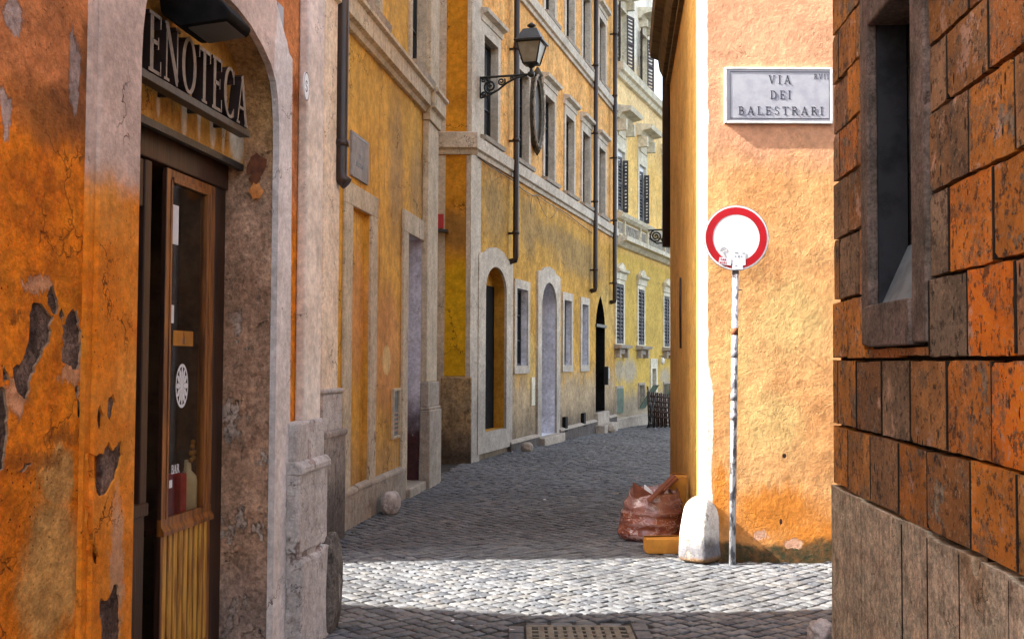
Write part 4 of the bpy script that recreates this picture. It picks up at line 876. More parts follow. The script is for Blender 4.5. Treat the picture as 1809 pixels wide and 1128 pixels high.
# ================================================================== FAR YELLOW HOUSE
W = WE; bE = thing('far_yellow_house', 'pale yellow house at the street end with louvred shutters and a panelled frieze', 'building', W.mat())
LE = 26.
Sw = [(.10, .86), (2.60, 3.34), (6.12, 6.92), (9.3, 10.1)]
Mw = [(.20, .98), (2.70, 3.56), (6.0, 6.85)]
Tw = [(.30, 1.12), (2.86, 3.66)]
lowo = [(.16, .80, .66, 1.50)]
dr = (W.s(1151), W.s(1158), -.3, W.z(1150, 651))
holes = [rect(a, b, 2.15, 3.82) for a, b in Sw] + [rect(a, b, 5.88, 7.62) for a, b in Mw] + [rect(a, b, 10.06, 11.7) for a, b in Tw]
gA = (W.s(1088.5), W.s(1098.5), W.z(1088, 730), W.z(1088, 686)); gB = (W.s(1128), W.s(1137), W.z(1128, 722), W.z(1128, 680)); gC = (W.s(1172), W.s(1182), W.z(1172, 700), W.z(1172, 678))
holes += [rect(*gA), rect(*gB), rect(*gC), rect(*dr)]
mb = MB(W); mb.sheet([(0, -1), (LE, -1), (LE, 9.9), (4.75, 9.9), (4.75, 13.5), (0, 13.5)], holes, 0, .15, 0, 1); mb.make('wall', [M['e_wall'], M['e_trim']], bE)
mb = MB(W); mb.box(-.0, LE, -5, -.5, -1, 9.85); mb.box(0, 4.75, -5, -.5, 9.85, 13.5); mb.box(4.6, 4.75, -.5, -.002, 9.9, 13.5); mb.make('building_core', M['e_wall'], bE)
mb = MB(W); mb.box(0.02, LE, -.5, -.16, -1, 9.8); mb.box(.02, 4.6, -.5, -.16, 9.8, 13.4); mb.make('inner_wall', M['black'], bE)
mb = MB(W)
mb.prism([(0, 9.62), (.10, 9.64), (.14, 9.76), (.22, 9.80), (.24, 10.0), (0, 10.03)], 0, LE, plane='dz')
mb.make('stringcourse', M['e_trim'], bE)
mb = MB(W)
mb.prism([(0, 4.86), (.10, 4.88), (.22, 4.99), (.34, 5.01), (.36, 5.13), (0, 5.17)], 0, LE, plane='dz'); mb.prism([(0, 5.62), (.12, 5.64), (.20, 5.70), (.24, 5.79), (0, 5.84)], 0, LE, plane='dz')
mb.make('cornice', M['e_trim'], bE)
mb = MB(W); a = .1; ks = [.55, 1.6, .7, 2.2, .7, 1.6, .7, 2.2]
i = 0
while a < LE - 3:
    w = ks[i % 8]; mb.box(a, a + w, 0, .05, 5.22, 5.58); mb.box(a + .05, a + w - .05, .05, .07, 5.26, 5.54, 1); mb.box(a + w + .08, a + w + .16, 0, .10, 5.14, 5.64); a += w + .24; i += 1
mb.make('frieze', [M['e_trim'], M['e_panel']], bE)
def louvre(mb, p0, p1, z0, z1, th=.04, n=14, m=0):
    """a louvred leaf standing between two plan points (a, d)"""
    (a0, d0), (a1, d1) = p0, p1; dx, dy = a1 - a0, d1 - d0; l = math.hypot(dx, dy); ux, uy = dx / l, dy / l; nx, ny = -uy * th / 2, ux * th / 2
    def slab(u0, u1, zz0, zz1, k=1., tilt=0):
        q = []
        for z, s_ in ((zz0, 1), (zz1, -1)):
            for u, v in ((u0, -1), (u1, -1), (u1, 1), (u0, 1)): q.append((a0 + ux * u + nx * (v * k + s_ * tilt), d0 + uy * u + ny * (v * k + s_ * tilt), z))
        mb.hexa(q, m)
    slab(0, .05, z0, z1); slab(l - .05, l, z0, z1); slab(.05, l - .05, z0, z0 + .07); slab(.05, l - .05, z1 - .07, z1); slab(.05, l - .05, (z0 + z1) / 2 - .03, (z0 + z1) / 2 + .03)
    h = (z1 - z0 - .14) / n
    for i in range(n): slab(.05, l - .05, z0 + .07 + i * h, z0 + .07 + i * h + h * .62, .3, .4)
for i, (a, b) in enumerate(Sw):
    w = window(bE, W, a, b, 2.15, 3.82, 0, .14, .1, M['e_trim'], t=.12, hood=False, sill=False)
    mb = MB(W); mb.prism([(0, 3.94), (.06, 3.95), (.08, 4.12), (.16, 4.16), (.17, 4.22), (0, 4.25)], a - .16, b + .16, plane='dz'); mb.prism([(a - .1, 4.2), (b + .1, 4.2), ((a + b) / 2 + .2, 4.36), ((a + b) / 2, 4.42), ((a + b) / 2 - .2, 4.36)], 0, .1); mb.make('pediment', M['e_trim'], w)
    mb = MB(W); mb.prism([(0, 2.0), (.22, 2.02), (.24, 2.1), (0, 2.13)], a - .22, b + .22, plane='dz'); mb.box(a - .12, a + .02, 0, .15, 1.75, 2.0); mb.box(b - .02, b + .12, 0, .15, 1.75, 2.0); mb.box(a - .05, b + .05, 0, .08, 1.86, 2.0); mb.make('sill', M['travertine'], w)
    mb = MB(W); c = (a + b) / 2; louvre(mb, (a, .0), (c - .005, .012), 2.16, 3.80); louvre(mb, (c + .005, .012), (b, .0), 2.16, 3.80); mb.make('shutter', M['shut_grey'], w)
for i, (a, b) in enumerate(Mw):
    w = window(bE, W, a, b, 5.88, 7.62, 0, .14, .1, M['e_trim'], t=.16, hood=False, pane='pane', top=.5)
    mb = MB(W); mb.prism([(0, 8.42), (.12, 8.44), (.20, 8.56), (.46, 8.60), (.50, 8.72), (0, 8.80)], a - .3, b + .3, plane='dz'); mb.box(a - .14, a + .02, 0, .3, 8.1, 8.42); mb.box(b - .02, b + .14, 0, .3, 8.1, 8.42); mb.box(a, b, 0, .06, 8.0, 8.42, 0); mb.make('hood', M['e_trim'], w)
    mb = MB(W); mb.box(a, b, -.10, -.05, 7.28, 7.62); mb.make('blind', M['white_lt'], w)
    for p0, p1 in (((a, .0), (a + .30, .05)), ((b - .01, -.03), (b + .02, .12))):
        mb = MB(W); louvre(mb, p0, p1, 5.9, 7.4); mb.make('shutter', M['shut_grey'], w)
for i, (a, b) in enumerate(Tw):
    w = window(bE, W, a, b, 10.06, 11.7, 0, .14, .1, M['e_trim'], t=.14, hood=False, sill=False, pane='pane_light', top=.3)
    mb = MB(W); mb.prism([(0, 12.02), (.10, 12.04), (.18, 12.14), (.42, 12.18), (.44, 12.30), (0, 12.36)], a - .3, b + .3, plane='dz'); mb.box(a - .12, a + .02, 0, .25, 11.8, 12.02); mb.box(b - .02, b + .12, 0, .25, 11.8, 12.02); mb.make('hood', M['e_trim'], w)
    for p0, p1 in (((a - .02, .03), (a - .40, .16)), ((b + .02, .03), (b + .42, .14))):
        mb = MB(W); louvre(mb, p0, p1, 10.08, 11.68); mb.make('shutter', M['shut_brown'], w)
for i, g in enumerate((gA, gB, gC)):
    mb = MB(W); ringframe(mb, g[0], g[1], g[2], g[3], .07, 0, .03); w = mb.make('cellar_window', M['travertine'], bE)
    mb = MB(W)
    tz = 0 if i == 0 else .38
    mb.hexa([(g[0], .01 + (.02 if i == 0 else -.02), g[2]), (g[1], .03, g[2]), (g[1], .05, g[2]), (g[0], .03, g[2]), (g[0] + tz * .6, .01 + tz, g[3]), (g[1] + tz * .6, .03 + tz, g[3]), (g[1] + tz * .6, .06 + tz, g[3]), (g[0] + tz * .6, .04 + tz, g[3])]); mb.make('shutter', M['green'], w)
mb = MB(W); ringframe(mb, dr[0], dr[1], -.6, dr[3], .2, 0, .03, top=.32); w = mb.make('doorway', M['e_trim'], bE)
mb = MB(W); mb.box(dr[0], dr[1], -.14, -.1, -.6, dr[3]); mb.make('door', M['wood_dark'], w)
mb = MB(W); mb.box(0, dr[0] - .25, 0, .06, -1, .02); mb.prism([(0, .02), (.075, .02), (.065, .05), (0, .07)], 0, dr[0] - .25, plane='dz'); mb.make('plinth', M['travertine'], bE)
mb = MB(W); a, z = W.at(1164, 637); mb.lathe((a, .12), [(.02, z - .12), (.06, z - .08), (.065, z + .06), (.03, z + .1)], 10); mb.tube([(a, 0, z + .15), (a, .12, z + .15), (a, .12, z + .08)], .012, n=6, m=1); tag(mb.make('wall_light', [M['white'], M['iron']]), 'small white wall light above the far doorway', 'wall light')
mb = MB(WD); a, z = WD.at(1073, 662, .1); mb.box(a, a + .10, 0, .12, z - .26, z + .22, 1); mb.box(a + .02, a + .08, .12, .14, z - .1, z + .18); tag(mb.make('entry_lamp', [M['white'], M['iron']], bevel=.01), 'dark box lamp with a white face right of the pointed doorway', 'wall light')

# ================================================================== ORANGE CORNER HOUSE (right of the street)
bF = thing('orange_corner_house', 'sunlit rough orange plaster house on the corner, edge painted glare-white and amber side wall', 'building')
def child(o): o.parent = bF; return o
mb = MB(WF)
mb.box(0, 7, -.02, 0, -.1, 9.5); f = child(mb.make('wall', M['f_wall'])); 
e_s = WS.s(1184)
back = WS.w(e_s, 0, 0); c0 = WS.w(0, 0, 0)
mb = MB(WS); mb.box(0, e_s, -.02, 0, -.2, 9.5); child(mb.make('side_wall', M['f_side']))
# wavy chamfer, sun glare put into its white colour: narrow strip between the two faces
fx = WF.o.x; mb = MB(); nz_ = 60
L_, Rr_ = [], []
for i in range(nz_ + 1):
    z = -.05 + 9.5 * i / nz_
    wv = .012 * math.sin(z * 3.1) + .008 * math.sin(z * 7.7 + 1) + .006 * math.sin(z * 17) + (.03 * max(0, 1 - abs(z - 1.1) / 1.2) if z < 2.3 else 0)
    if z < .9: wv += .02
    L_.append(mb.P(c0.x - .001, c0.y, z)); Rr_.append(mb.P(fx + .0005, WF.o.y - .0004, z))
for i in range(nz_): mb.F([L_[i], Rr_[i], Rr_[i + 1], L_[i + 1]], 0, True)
child(mb.make('glare_white_corner', M['f_white']))
mb = MB(); mb.prism([(fx + .03, WF.o.y + .019), (fx + 7, WF.o.y + .019), (fx + 7, back.y + 2), (back.x + .02, back.y - .01), (c0.x + .02, c0.y + .01)], -.2, 9.5, plane='ad'); child(mb.make('building_core', M['f_side']))
mb = MB(WS); mb.prism([(0, 5.50), (.10, 5.50), (.14, 5.58), (.16, 5.72), (.26, 5.76), (.28, 5.92), (0, 5.96)], -.02, e_s + .1, plane='dz'); mb.box(-.02, e_s + .1, .0, .05, 5.38, 5.47); child(mb.make('eave', M['olive_wood']))
mb = MB(WS); a = e_s + .12; mb.tube([(a, .03, 9.5), (a, .03, WS.z(1183, 430, .02))], .07, n=12); mb.box(e_s, e_s + .3, -.3, -.02, -.2, 9.5); child(mb.make('drainpipe', M['pipe']))
mb = MB(WS); a, z = WS.at(1204, 490); z2 = WS.z(1204, 615); mb.tube([(a, .01, z), (a + .02, .014, (z + z2) / 2), (a, .01, z2)], .012, n=6); child(mb.make('wall_cable', M['pipe']))
# small far bracket
W = WS; fb = thing('far_lamp_bracket', 'small scrolled black bracket low on the dark pipe in front of the yellow house', 'bracket', W.mat())
mb = MB(W); a = e_s + .15; zk = W.z(1180, 405, .05); pl = lambda u, v: (a + .1, .05 + u, v); scroll(mb, (.13, zk), .01, .085, 0, 2.2, pl, .011); scroll(mb, (.03, zk - .05), .008, .04, 90, 1.6, pl, .01); mb.tube([pl(0, zk + .09), pl(.24, zk + .08)], .012, n=6); mb.tube([pl(0, zk - .09), pl(0.0, zk + .1)], .012, n=6); mb.tube([pl(0.02, zk - .09), pl(.12, zk - .1), pl(.22, zk - .03)], .01, n=6); mb.make('scroll', M['iron'], fb)

# ---- street name plate
W = WF; sp = thing('street_name_plate', 'large grey marble street name plate reading VIA DEI BALESTRARI on orange plaster', 'street sign', W.mat())
a0, z0 = W.at(1281, 217, .03); z1 = W.z(1281, 119, .03); a1 = W.s(1473.5, .03)
mb = MB(W); mb.box(a0, a1, -.005, .028, z0, z1); mb.make('slab', M['marble'], sp, bevel=.003)
mb = MB(W); e = .016
mb.box(a0 - .002, a0 + e, 0, .034, z0, z1); mb.box(a0 + e, a1, 0, .034, z0 - .002, z0 + e); mb.box(a0 + e, a1, 0, .034, z1 - e, z1 + .002); mb.box(a1 - e, a1 + .002, 0, .0345, z0 + e, z1 - e); mb.make('raised_edge', M['marble_edge'], sp, bevel=.002)
mb = MB(W); i0, i1, k0, k1 = a0 + .045, a1 - .028, z0 + .042, z1 - .038
ringframe(mb, i0, i1, k0, k1, .0035, .027, .0295, bot=True); mb.make('inner_line', M['ink'], sp)
mb = MB(W)
def fit(word, px0, px1, py0, py1, gap):
    A0 = W.s(px0, .03, 180); A1 = W.s(px1, .03, 180); zz0 = W.z(px0, py1, .03); h = W.z(px0, py0, .03) - zz0
    wt = sum(GL[c][0] for c in word); sx = ((A1 - A0) / h - (len(word) - 1) * gap) / wt
    text(mb, word, A0, zz0, h, .026, .0295, sx=sx, gap=gap, tk=.72)
fit('VIA', 1358, 1397, 133, 148, .38); fit('DEI', 1361, 1397, 160, 175, .38); fit('BALESTRARI', 1304.5, 1454, 188, 202.5, .38); fit('RVII', 1438.5, 1464, 131, 140, .3)
mb.make('lettering', M['ink'], sp)

# ---- no entry sign on its pole
ps = thing('traffic_sign', 'round white sign with a red rim and torn stickers on a leaning grey pole', 'traffic sign')
yp = WF.o.y - .16
def wp(px, py, y=yp): r = ray(px, py); t = y / r.y; return Vector((r.x * t, y, EYE + r.z * t))
base = ground(1294, 985); base.y = yp; base.x = wp(1293.5, 985).x
topp = wp(1300.5, 420); ps.location = (0, 0, 0)
mb = MB(); mb.tube([(base.x, yp, -.02), (topp.x, yp, topp.z + .2)], .0265, n=14); o = mb.make('pole', M['steel'], ps)
mb = MB()
for py in (478, 585, 625, 700, 735): v = wp(1299 - (py - 480) * .011, py); mb.tube([(v.x, yp, v.z - .03), (v.x, yp, v.z + .03)], .0285, n=14, m=0 if py != 585 else 1)
mb.tube([(topp.x, yp - .0, wp(1300, 512).z), (topp.x + .045, yp - .01, wp(1300, 512).z)], .006, n=6)
mb.make('pole_band', [M['steel_back'], M['rust']], ps)
c = wp(1300.5, 420, yp - .045); rd = (wp(1358.5, 420, yp - .045).x - wp(1242.5, 420, yp - .045).x) / 2
def disc(mb, c, r0, r1, y, m=0, k=48):
    for i in range(k):
        t0, t1 = 2 * math.pi * i / k, 2 * math.pi * (i + 1) / k
        if r0 <= 0: mb.F([mb.P(c.x, y, c.z), mb.P(c.x + r1 * math.cos(t0), y, c.z + r1 * math.sin(t0)), mb.P(c.x + r1 * math.cos(t1), y, c.z + r1 * math.sin(t1))], m)
        else: mb.F([mb.P(c.x + r_ * math.cos(t), y, c.z + r_ * math.sin(t)) for r_, t in ((r0, t0), (r1, t0), (r1, t1), (r0, t1))], m)
mb = MB(); Y = c.y; k = 48
mb.prism([(c.x + rd * math.cos(2 * math.pi * i / k), c.z + rd * math.sin(2 * math.pi * i / k)) for i in range(k)], Y, Y + .012, m=1)
mb.make('plate_back', [M['steel_back'], M['steel_back']], ps)
mb = MB(); disc(mb, c, 0, rd * .985, Y - .0012); mb.make('white_face', M['white'], ps)
mb = MB(); disc(mb, c, rd * .715, rd * .935, Y - .0024); mb.make('red_rim', M['red'], ps)
mb = MB(); mb.box(c.x - .12, c.x + .12, Y + .012, yp - .015, c.z + .08, c.z + .11); mb.box(c.x - .12, c.x + .12, Y + .012, yp - .015, c.z - .11, c.z - .08); mb.make('clamp', M['steel_back'], ps)
def wx(px, py): return wp(px, py, Y)
def stick(name, pts, mat, label, y, marks=()):
    mb = MB(); mb.F([mb.P(wx(*p).x, y, wx(*p).z) for p in pts])
    for q in marks: mb.F([mb.P(wx(*p).x, y - .0008, wx(*p).z) for p in ((q[0], q[1]), (q[2], q[1]), (q[2], q[3]), (q[0], q[3]))], 1)
    return tag(mb.make(name, [mat, M['red'] if name == 'red_sticker' else M['pane_light']]), label, 'sticker')
stick('white_sticker', [(1295, 445), (1317, 445), (1317, 468), (1312, 469), (1312, 476), (1293, 476), (1293, 466), (1288, 466), (1288, 452)], M['white_lt'], 'torn white sticker at the foot of the round sign', Y - .004, marks=[(1298, 446, 1304, 447.5), (1311, 447, 1316, 448), (1298, 452, 1300, 454), (1304, 451, 1306, 455), (1309, 452, 1311, 454), (1299, 469, 1302, 470)])
stick('red_sticker', [(1271, 454), (1292, 457), (1291, 469), (1269, 466)], M['white_lt'], 'small white sticker with red printed bars low on the round sign', Y - .0055, marks=[(1273, 456, 1274.5, 460), (1276, 457, 1279, 460), (1280, 457, 1282, 460.5), (1271, 462, 1273, 465.5), (1274.5, 462, 1276, 466), (1278, 462, 1280, 466), (1282, 462.5, 1283, 466.5)])
mb = MB(); sc_ = []
for i in range(15): t = i / 14 * 2 * math.pi; v = wx(1275 + 6 * math.cos(t), 439 + 4 * math.sin(t)); sc_.append((v.x, Y - .004, v.z))
mb.tube(sc_, .0012, n=5); v0 = wx(1275, 443); v1 = wx(1278, 450); v2 = wx(1282, 440); mb.tube([(v0.x, Y - .004, v0.z), (v1.x, Y - .004, v1.z), (wx(1277, 453).x, Y - .004, wx(1277, 453).z)], .0016, n=5); mb.tube([(v0.x, Y - .004, v0.z), (v2.x, Y - .004, v2.z)], .0012, n=5)
tag(mb.make('pen_scribble', M['steel_back']), 'thin grey looped scribble on the white face of the round sign', 'scribble')
# nails in the plaster
mb = MB(WF); a, z = WF.at(1404, 613); mb.tube([(a, 0, z), (a + .004, .03, z + .004)], .003, n=5); tag(mb.make('wall_nail', M['rust']), 'short nail casting a thin shadow on the orange plaster', 'nail')

# ================================================================== TUFA BLOCK BUILDING (right, near)
W = WG; bG = thing('tufa_block_building', 'near building of big weathered brown and orange stone blocks with a barred window', 'building', W.mat())
rows = [.98, 1.31, 1.67, 1.99, 2.33, 2.65, 2.92, 3.20, 3.48, 3.80, 4.12, 4.45]
J = {0: [1503.6, 1543.5, 1593.5, 1645, 1721.8, 1804.5], 1: [1486.6, 1519, 1564, 1615.5, 1681, 1762], 2: [1502.5, 1538, 1594, 1651, 1720, 1805.7], 3: [1486.6, 1520, 1560, 1600, 1640, 1681, 1760.7], 4: [1503, 1560, 1640, 1719, 1803],
     5: [1488, 1518.5, 1560, 1620, 1681, 1756], 6: [1502, 1560, 1640, 1721, 1800], 7: [1487, 1518, 1560, 1620, 1679, 1756], 8: [1502, 1540, 1600, 1700, 1780], 9: [1490, 1540, 1600, 1700], 10: [1500, 1550, 1640, 1740]}
wf0, wf1 = W.s(1649), W.s(1533); wo0, wo1 = W.s(1624), W.s(1546); wz0, wz1 = W.z(1545, 540), W.z(1545, 42); wfz0 = W.z(1545, 613) ; wfz1 = wz1 + .22
tint = {(1, 6): (.9, .95, 0), (2, 5): (.9, 1., 0), (0, 5): (.8, .32, 0), (3, 7): (.8, .3, 0), (2, 4): (.2, 0, .8), (4, 3): (.3, 0, .25), (1, 3): (.3, 0, .6), (2, 0): (.9, .10, 0), (2, 1): (.9, .12, 0), (1, 0): (.8, .08, 0), (1, 1): (.7, .06, 0), (3, 5): (.2, 0, .75), (3, 6): (.6, .45, 0), (5, 5): (.5, .05, .1), (4, 4): (.7, .18, 0), (0, 0): (.9, .06, 0), (0, 1): (.7, .03, .1), (5, 4): (.6, .1, .6), (3, 4): (.9, .12, .35)}
mb = MB(W); mj = MB(W); rnd = random.Random(3)
for r_ in range(11):
    z0, z1 = rows[r_], rows[r_ + 1]; prot = .02 if r_ < 3 else .006
    js = [0.] + [W.s(p) for p in J[r_]]; a = js[-1]
    while a > -6.2: a -= rnd.uniform(.3, .5); js.append(a)
    for i in range(len(js) - 1):
        b0, b1 = js[i + 1] + .009, js[i] - .009
        y0, y1 = z0 + .006 + rnd.uniform(0, .005), z1 - .007 - rnd.uniform(0, .007)
        parts = [(b0, b1, y0, y1)]
        if y1 > wfz0 and y0 < wfz1 and b1 > wf0 and b0 < wf1:
            parts = []
            if b0 < wf0: parts.append((b0, min(b1, wf0 - .004), y0, y1))
            if b1 > wf1: parts.append((max(b0, wf1 + .004), b1, y0, y1))
            if y0 < wfz0 - .03: parts.append((max(b0, wf0), min(b1, wf1), y0, wfz0 - .012))
        mb.tint = tint.get((r_, i), (rnd.random(), rnd.random() ** 3 * .35, rnd.random() ** 2 * .5))
        if mb.tint == (0, 0, 0): mb.tint = (.1, 0, 0)
        if not (y1 > wfz0 and y0 < wfz1 and b1 > wf0 - .01 and b0 < wf1 + .01) and i: mj.box(js[i] - .0075, js[i] + .0075, -.05, prot + .001, z0 + .012, z1 - .012)
        for (u0, u1, v0, v1) in parts:
            if u1 - u0 < .02 or v1 - v0 < .02: continue
            e = prot + rnd.uniform(-.004, .003); jt = [rnd.uniform(-.004, .004) for _ in range(8)]
            # irregular four-sided stone with one corner knocked now and then
            P4 = [(u0, v0), (u1, v0), (u1, v1), (u0, v1)]
            if rnd.random() < .6: k = rnd.randrange(4); cxq, czq = (u0 + u1) / 2, (v0 + v1) / 2; q = P4[k]; P4 = P4[:k] + [(q[0] + (.03 if q[0] < cxq else -.03), q[1]), (q[0], q[1] + (.025 if q[1] < czq else -.025))][::(1 if k in (1, 3) else -1)] + P4[k + 1:]
            P4 = [(p[0] + jt[t % 8] * .6, p[1] + jt[(t + 3) % 8]) for t, p in enumerate(P4)]
            rr_ = []
            for t, p in enumerate(P4):       # worn, slightly wavering arrises
                q = P4[(t + 1) % len(P4)]; l = math.hypot(q[0] - p[0], q[1] - p[1]); kk = max(1, int(l / .05))
                for j in range(kk): w_ = j / kk; am = 0 if j == 0 else .0035; rr_.append((p[0] + (q[0] - p[0]) * w_ + rnd.uniform(-am, am), p[1] + (q[1] - p[1]) * w_ + rnd.uniform(-am, am)))
            P4 = rr_
            mb.prism(P4, -.06, e)
mb.make('block_facing', M['g_block'], bG, bevel=.006)
# plinth slabs
mb = MB(W); js = [0.] + [W.s(p) for p in (1530, 1602, 1648, 1705, 1794)]; a = js[-1]
while a > -6: a -= .33; js.append(a)
for i in range(len(js) - 1):
    a1 = js[i + 1]; dz = rnd.uniform(-.008, .008); zt = .97 + dz
    top = [(js[i] - .003, zt), (js[i] - (js[i] - a1) * .4, zt + rnd.uniform(-.014, .006)), (a1 + .003, zt + rnd.uniform(-.008, .006))]
    if i == 4: top = [(js[i] - .003, zt), (js[i] - .12, zt), (js[i] - .15, zt - .06), (js[i] - .19, zt - .07), (js[i] - .21, zt), (a1 + .003, zt)]
    mb.prism([(a1 + .003, -.1), (js[i] - .003, -.1)] + top, -.06, .03 + rnd.uniform(-.005, .005))
mb.make('plinth', M['g_plinth'], bG, bevel=.012)
for i in range(1, len(js) - 1): mj.box(js[i] - .0045, js[i] + .0045, -.05, .031, -.05, .955)
mb = mj; mb.sheet([(-6.2, -.1), (-.001, -.1), (-.001, 4.5), (-6.2, 4.5)], [rect(wf0 + .01, wf1 - .01, wfz0 + .01, wfz1 - .01)], -.028, .05, 0, 0); mb.make('mortar', M['joint'], bG)
ir, iw = .55, .5
mb = MB(W); mb.box(-6.2, 0.0, -5, -.6, -.1, 4.5); mb.box(wf1, -.0015, -.6, -.03, -.1, 4.5); mb.box(-6.2, wf0, -.6, -.03, -.1, 4.5); mb.box(wf0, wf1, -.6, -.031, -.1, wfz0); mb.box(wf0, wf1, -.6, -.031, wfz1, 4.5); mb.make('wall', M['g_block'], bG)
wn = MB(W)
# stone frame: jambs, lintel and sill block
wn.box(wf0, wo0, -.3, .03, wfz0 + .01, wfz1); wn.box(wo1, wf1 - .002, -.02, .03, wfz0 + .01, wfz1); wn.box(wo0, wo1, -.3, .028, wz1, wfz1); wn.box(wo0, wo1, -.03, .045, wfz0, wz0)
win = wn.make('window', M['g_frame'], bG, bevel=.01)
mb = MB(W); mb.box(wo1, wo1 + .04, -.16, -.02, wz0 - .2, wz1 + .1); mb.box(wo0 - .02, wo1 + .4, -.6, -.52, wz0 - .2, wz1 + .1, 1); mb.box(wo1 + .041, wo1 + .4, -.5, -.161, wz0 - .2, wz1 + .1, 1); mb.make('reveal', [M['g_in'], M['black']], win)
mb = MB(W); mb.hexa([(wo0, -.03, wz0 - .012), (wo1, -.03, wz0 - .012), (wo1, -.03, wz0 + .0), (wo0, -.03, wz0 + .0), (wo0, -.16, wz0 + .0), (wo1, -.16, wz0 + .0), (wo1, -.16, wz0 + .29), (wo0, -.16, wz0 + .29)]); mb.make('sloped_sill', M['g_sill'], win)
mb = MB(W)
for k in range(6): a = wo0 + .04 + k * (wo1 - wo0 - .06) / 5; mb.tube([(a, -.17, wz0 + .2), (a, -.17, wz1 + .05)], .009, n=7)
for k in range(4): z = wz0 + .35 + k * .27; mb.tube([(wo0, -.17, z), (wo1, -.17, z)], .009, n=7)
mb.make('bars', M['iron'], win)

# ================================================================== PAVING
def street_x(y):
    if y < WC.o.y - .3: xl = -4.2 if y > 6.7 else WA.w(y - 6.6, 0, 0).x - .05
    elif y < 17.3: xl = WC.w(y - 9.55, 0, 0).x - .12
    else: xl = -.75 + (y - 17.4) * .29 - .1
    if y < 6: xr = WG.w((y - 6) * 1.0, 0, 0).x + .1
    elif y < 8.95: xr = 4.5
    elif y < 15.5: xr = WS.w(y - 9, 0, 0).x + .12
    else: xr = .165 * y + 1.2
    return xl, xr
g = MB()
bx = [(-40, -30), (60, -30), (60, 20), (60, 36), (60, 150), (-40, 150)]
def gr(x0, x1, y0, y1): g.F([g.P(x, y, gz(y) - .013) for x, y in ((x0, y0), (x1, y0), (x1, y1), (x0, y1))])
gr(-40, 60, -30, 20); gr(-40, 60, 20, 36); gr(-40, 60, 36, 150)
road = g.make('street', M['cobbase']); road['kind'] = 'structure'
gc = ground(1021, 1125); gx0, gx1 = ground(932, 1106).x - .01, ground(1110, 1106).x + .01; gy1 = ground(1021, 1105).y; gy0 = gy1 - .50
mb = MB(); rnd = random.Random(11); ang = R(41); ca_, sa_ = math.cos(ang), math.sin(ang); sz = .100
def inv(x, y): return x * ca_ + y * sa_, -x * sa_ + y * ca_
import itertools
for iu in range(-80, 380):
    for iv in range(-370, 370):
        u = (iu + .5 * (iv % 2 == 0) * .0) * sz; v = iv * sz
        x = u * ca_ - v * sa_; y = u * sa_ + v * ca_
        if y < 1.6 or y > 34: continue
        # slow bending of the courses
        x += .10 * math.sin(y * .55) + .05 * math.sin(y * 1.7 + x); y += .08 * math.sin(x * .9 + y * .3)
        xl, xr = street_x(y)
        if x < xl or x > xr: continue
        if gx0 - .12 < x < gx1 + .12 and gy0 - .12 < y < gy1 + .09: continue
        hs = sz / 2 - .0035; a = ang + rnd.uniform(-.07, .07) + .12 * math.sin(y * .5); cc, ss = math.cos(a), math.sin(a)
        hx = hs * rnd.uniform(.86, 1.0); hy = hs * rnd.uniform(.86, 1.0); x += rnd.uniform(-.004, .004); y += rnd.uniform(-.004, .004)
        z = gz(y) + rnd.uniform(-.004, .003) + .006 * math.sin(x * 2.1 + y); tx, ty = rnd.uniform(-.05, .05), rnd.uniform(-.05, .05)
        mb.tint = (rnd.random(), rnd.random() ** 2, .01)
        co = [(-1, -1), (1, -1), (1, 1), (-1, 1)]; base_, mid_, top_ = [], [], []
        for px_, py_ in co:
            jx, jy = rnd.uniform(.9, 1.05), rnd.uniform(.9, 1.05)
            for lst, k, dz in ((base_, 1., -.02), (mid_, 1., -.005), (top_, .84, 0.)):
                qx, qy = px_ * hx * k * jx, py_ * hy * k * jy; lst.append(mb.P(x + qx * cc - qy * ss, y + qx * ss + qy * cc, z + dz + (qx * tx + qy * ty if dz > -.02 else 0)))
        for j in range(4):
            n_ = (j + 1) % 4; mb.F([base_[j], base_[n_], mid_[n_], mid_[j]]); mb.F([mid_[j], mid_[n_], top_[n_], top_[j]], 0, True)
        mb.F(top_, 0, True)
# larger setting stones round the grating
for (x0, x1, y0, y1) in [(gx0 - .11, gx0 - .01, gy0 + k * .17, gy0 + k * .17 + .155) for k in range(3)] + [(gx1 + .01, gx1 + .115, gy0 + k * .2, gy0 + k * .2 + .185) for k in range(3)] + [(gx0 + k * .155, gx0 + k * .155 + .14, gy1 + .012, gy1 + .08) for k in range(4)] + [(gx0 + k * .155, gx0 + k * .155 + .14, gy0 - .09, gy0 - .01) for k in range(4)]:
    mb.tint = (rnd.random(), .2, .01); mb.hexa([(x0, y0, -.03), (x1, y0, -.03), (x1, y1, -.03), (x0, y1, -.03), (x0 + .006, y0 + .006, .0), (x1 - .006, y0 + .006, .002), (x1 - .006, y1 - .006, 0), (x0 + .006, y1 - .006, .001)])
cb = mb.make('cobble_paving', M['cob']); cb['kind'] = 'structure'
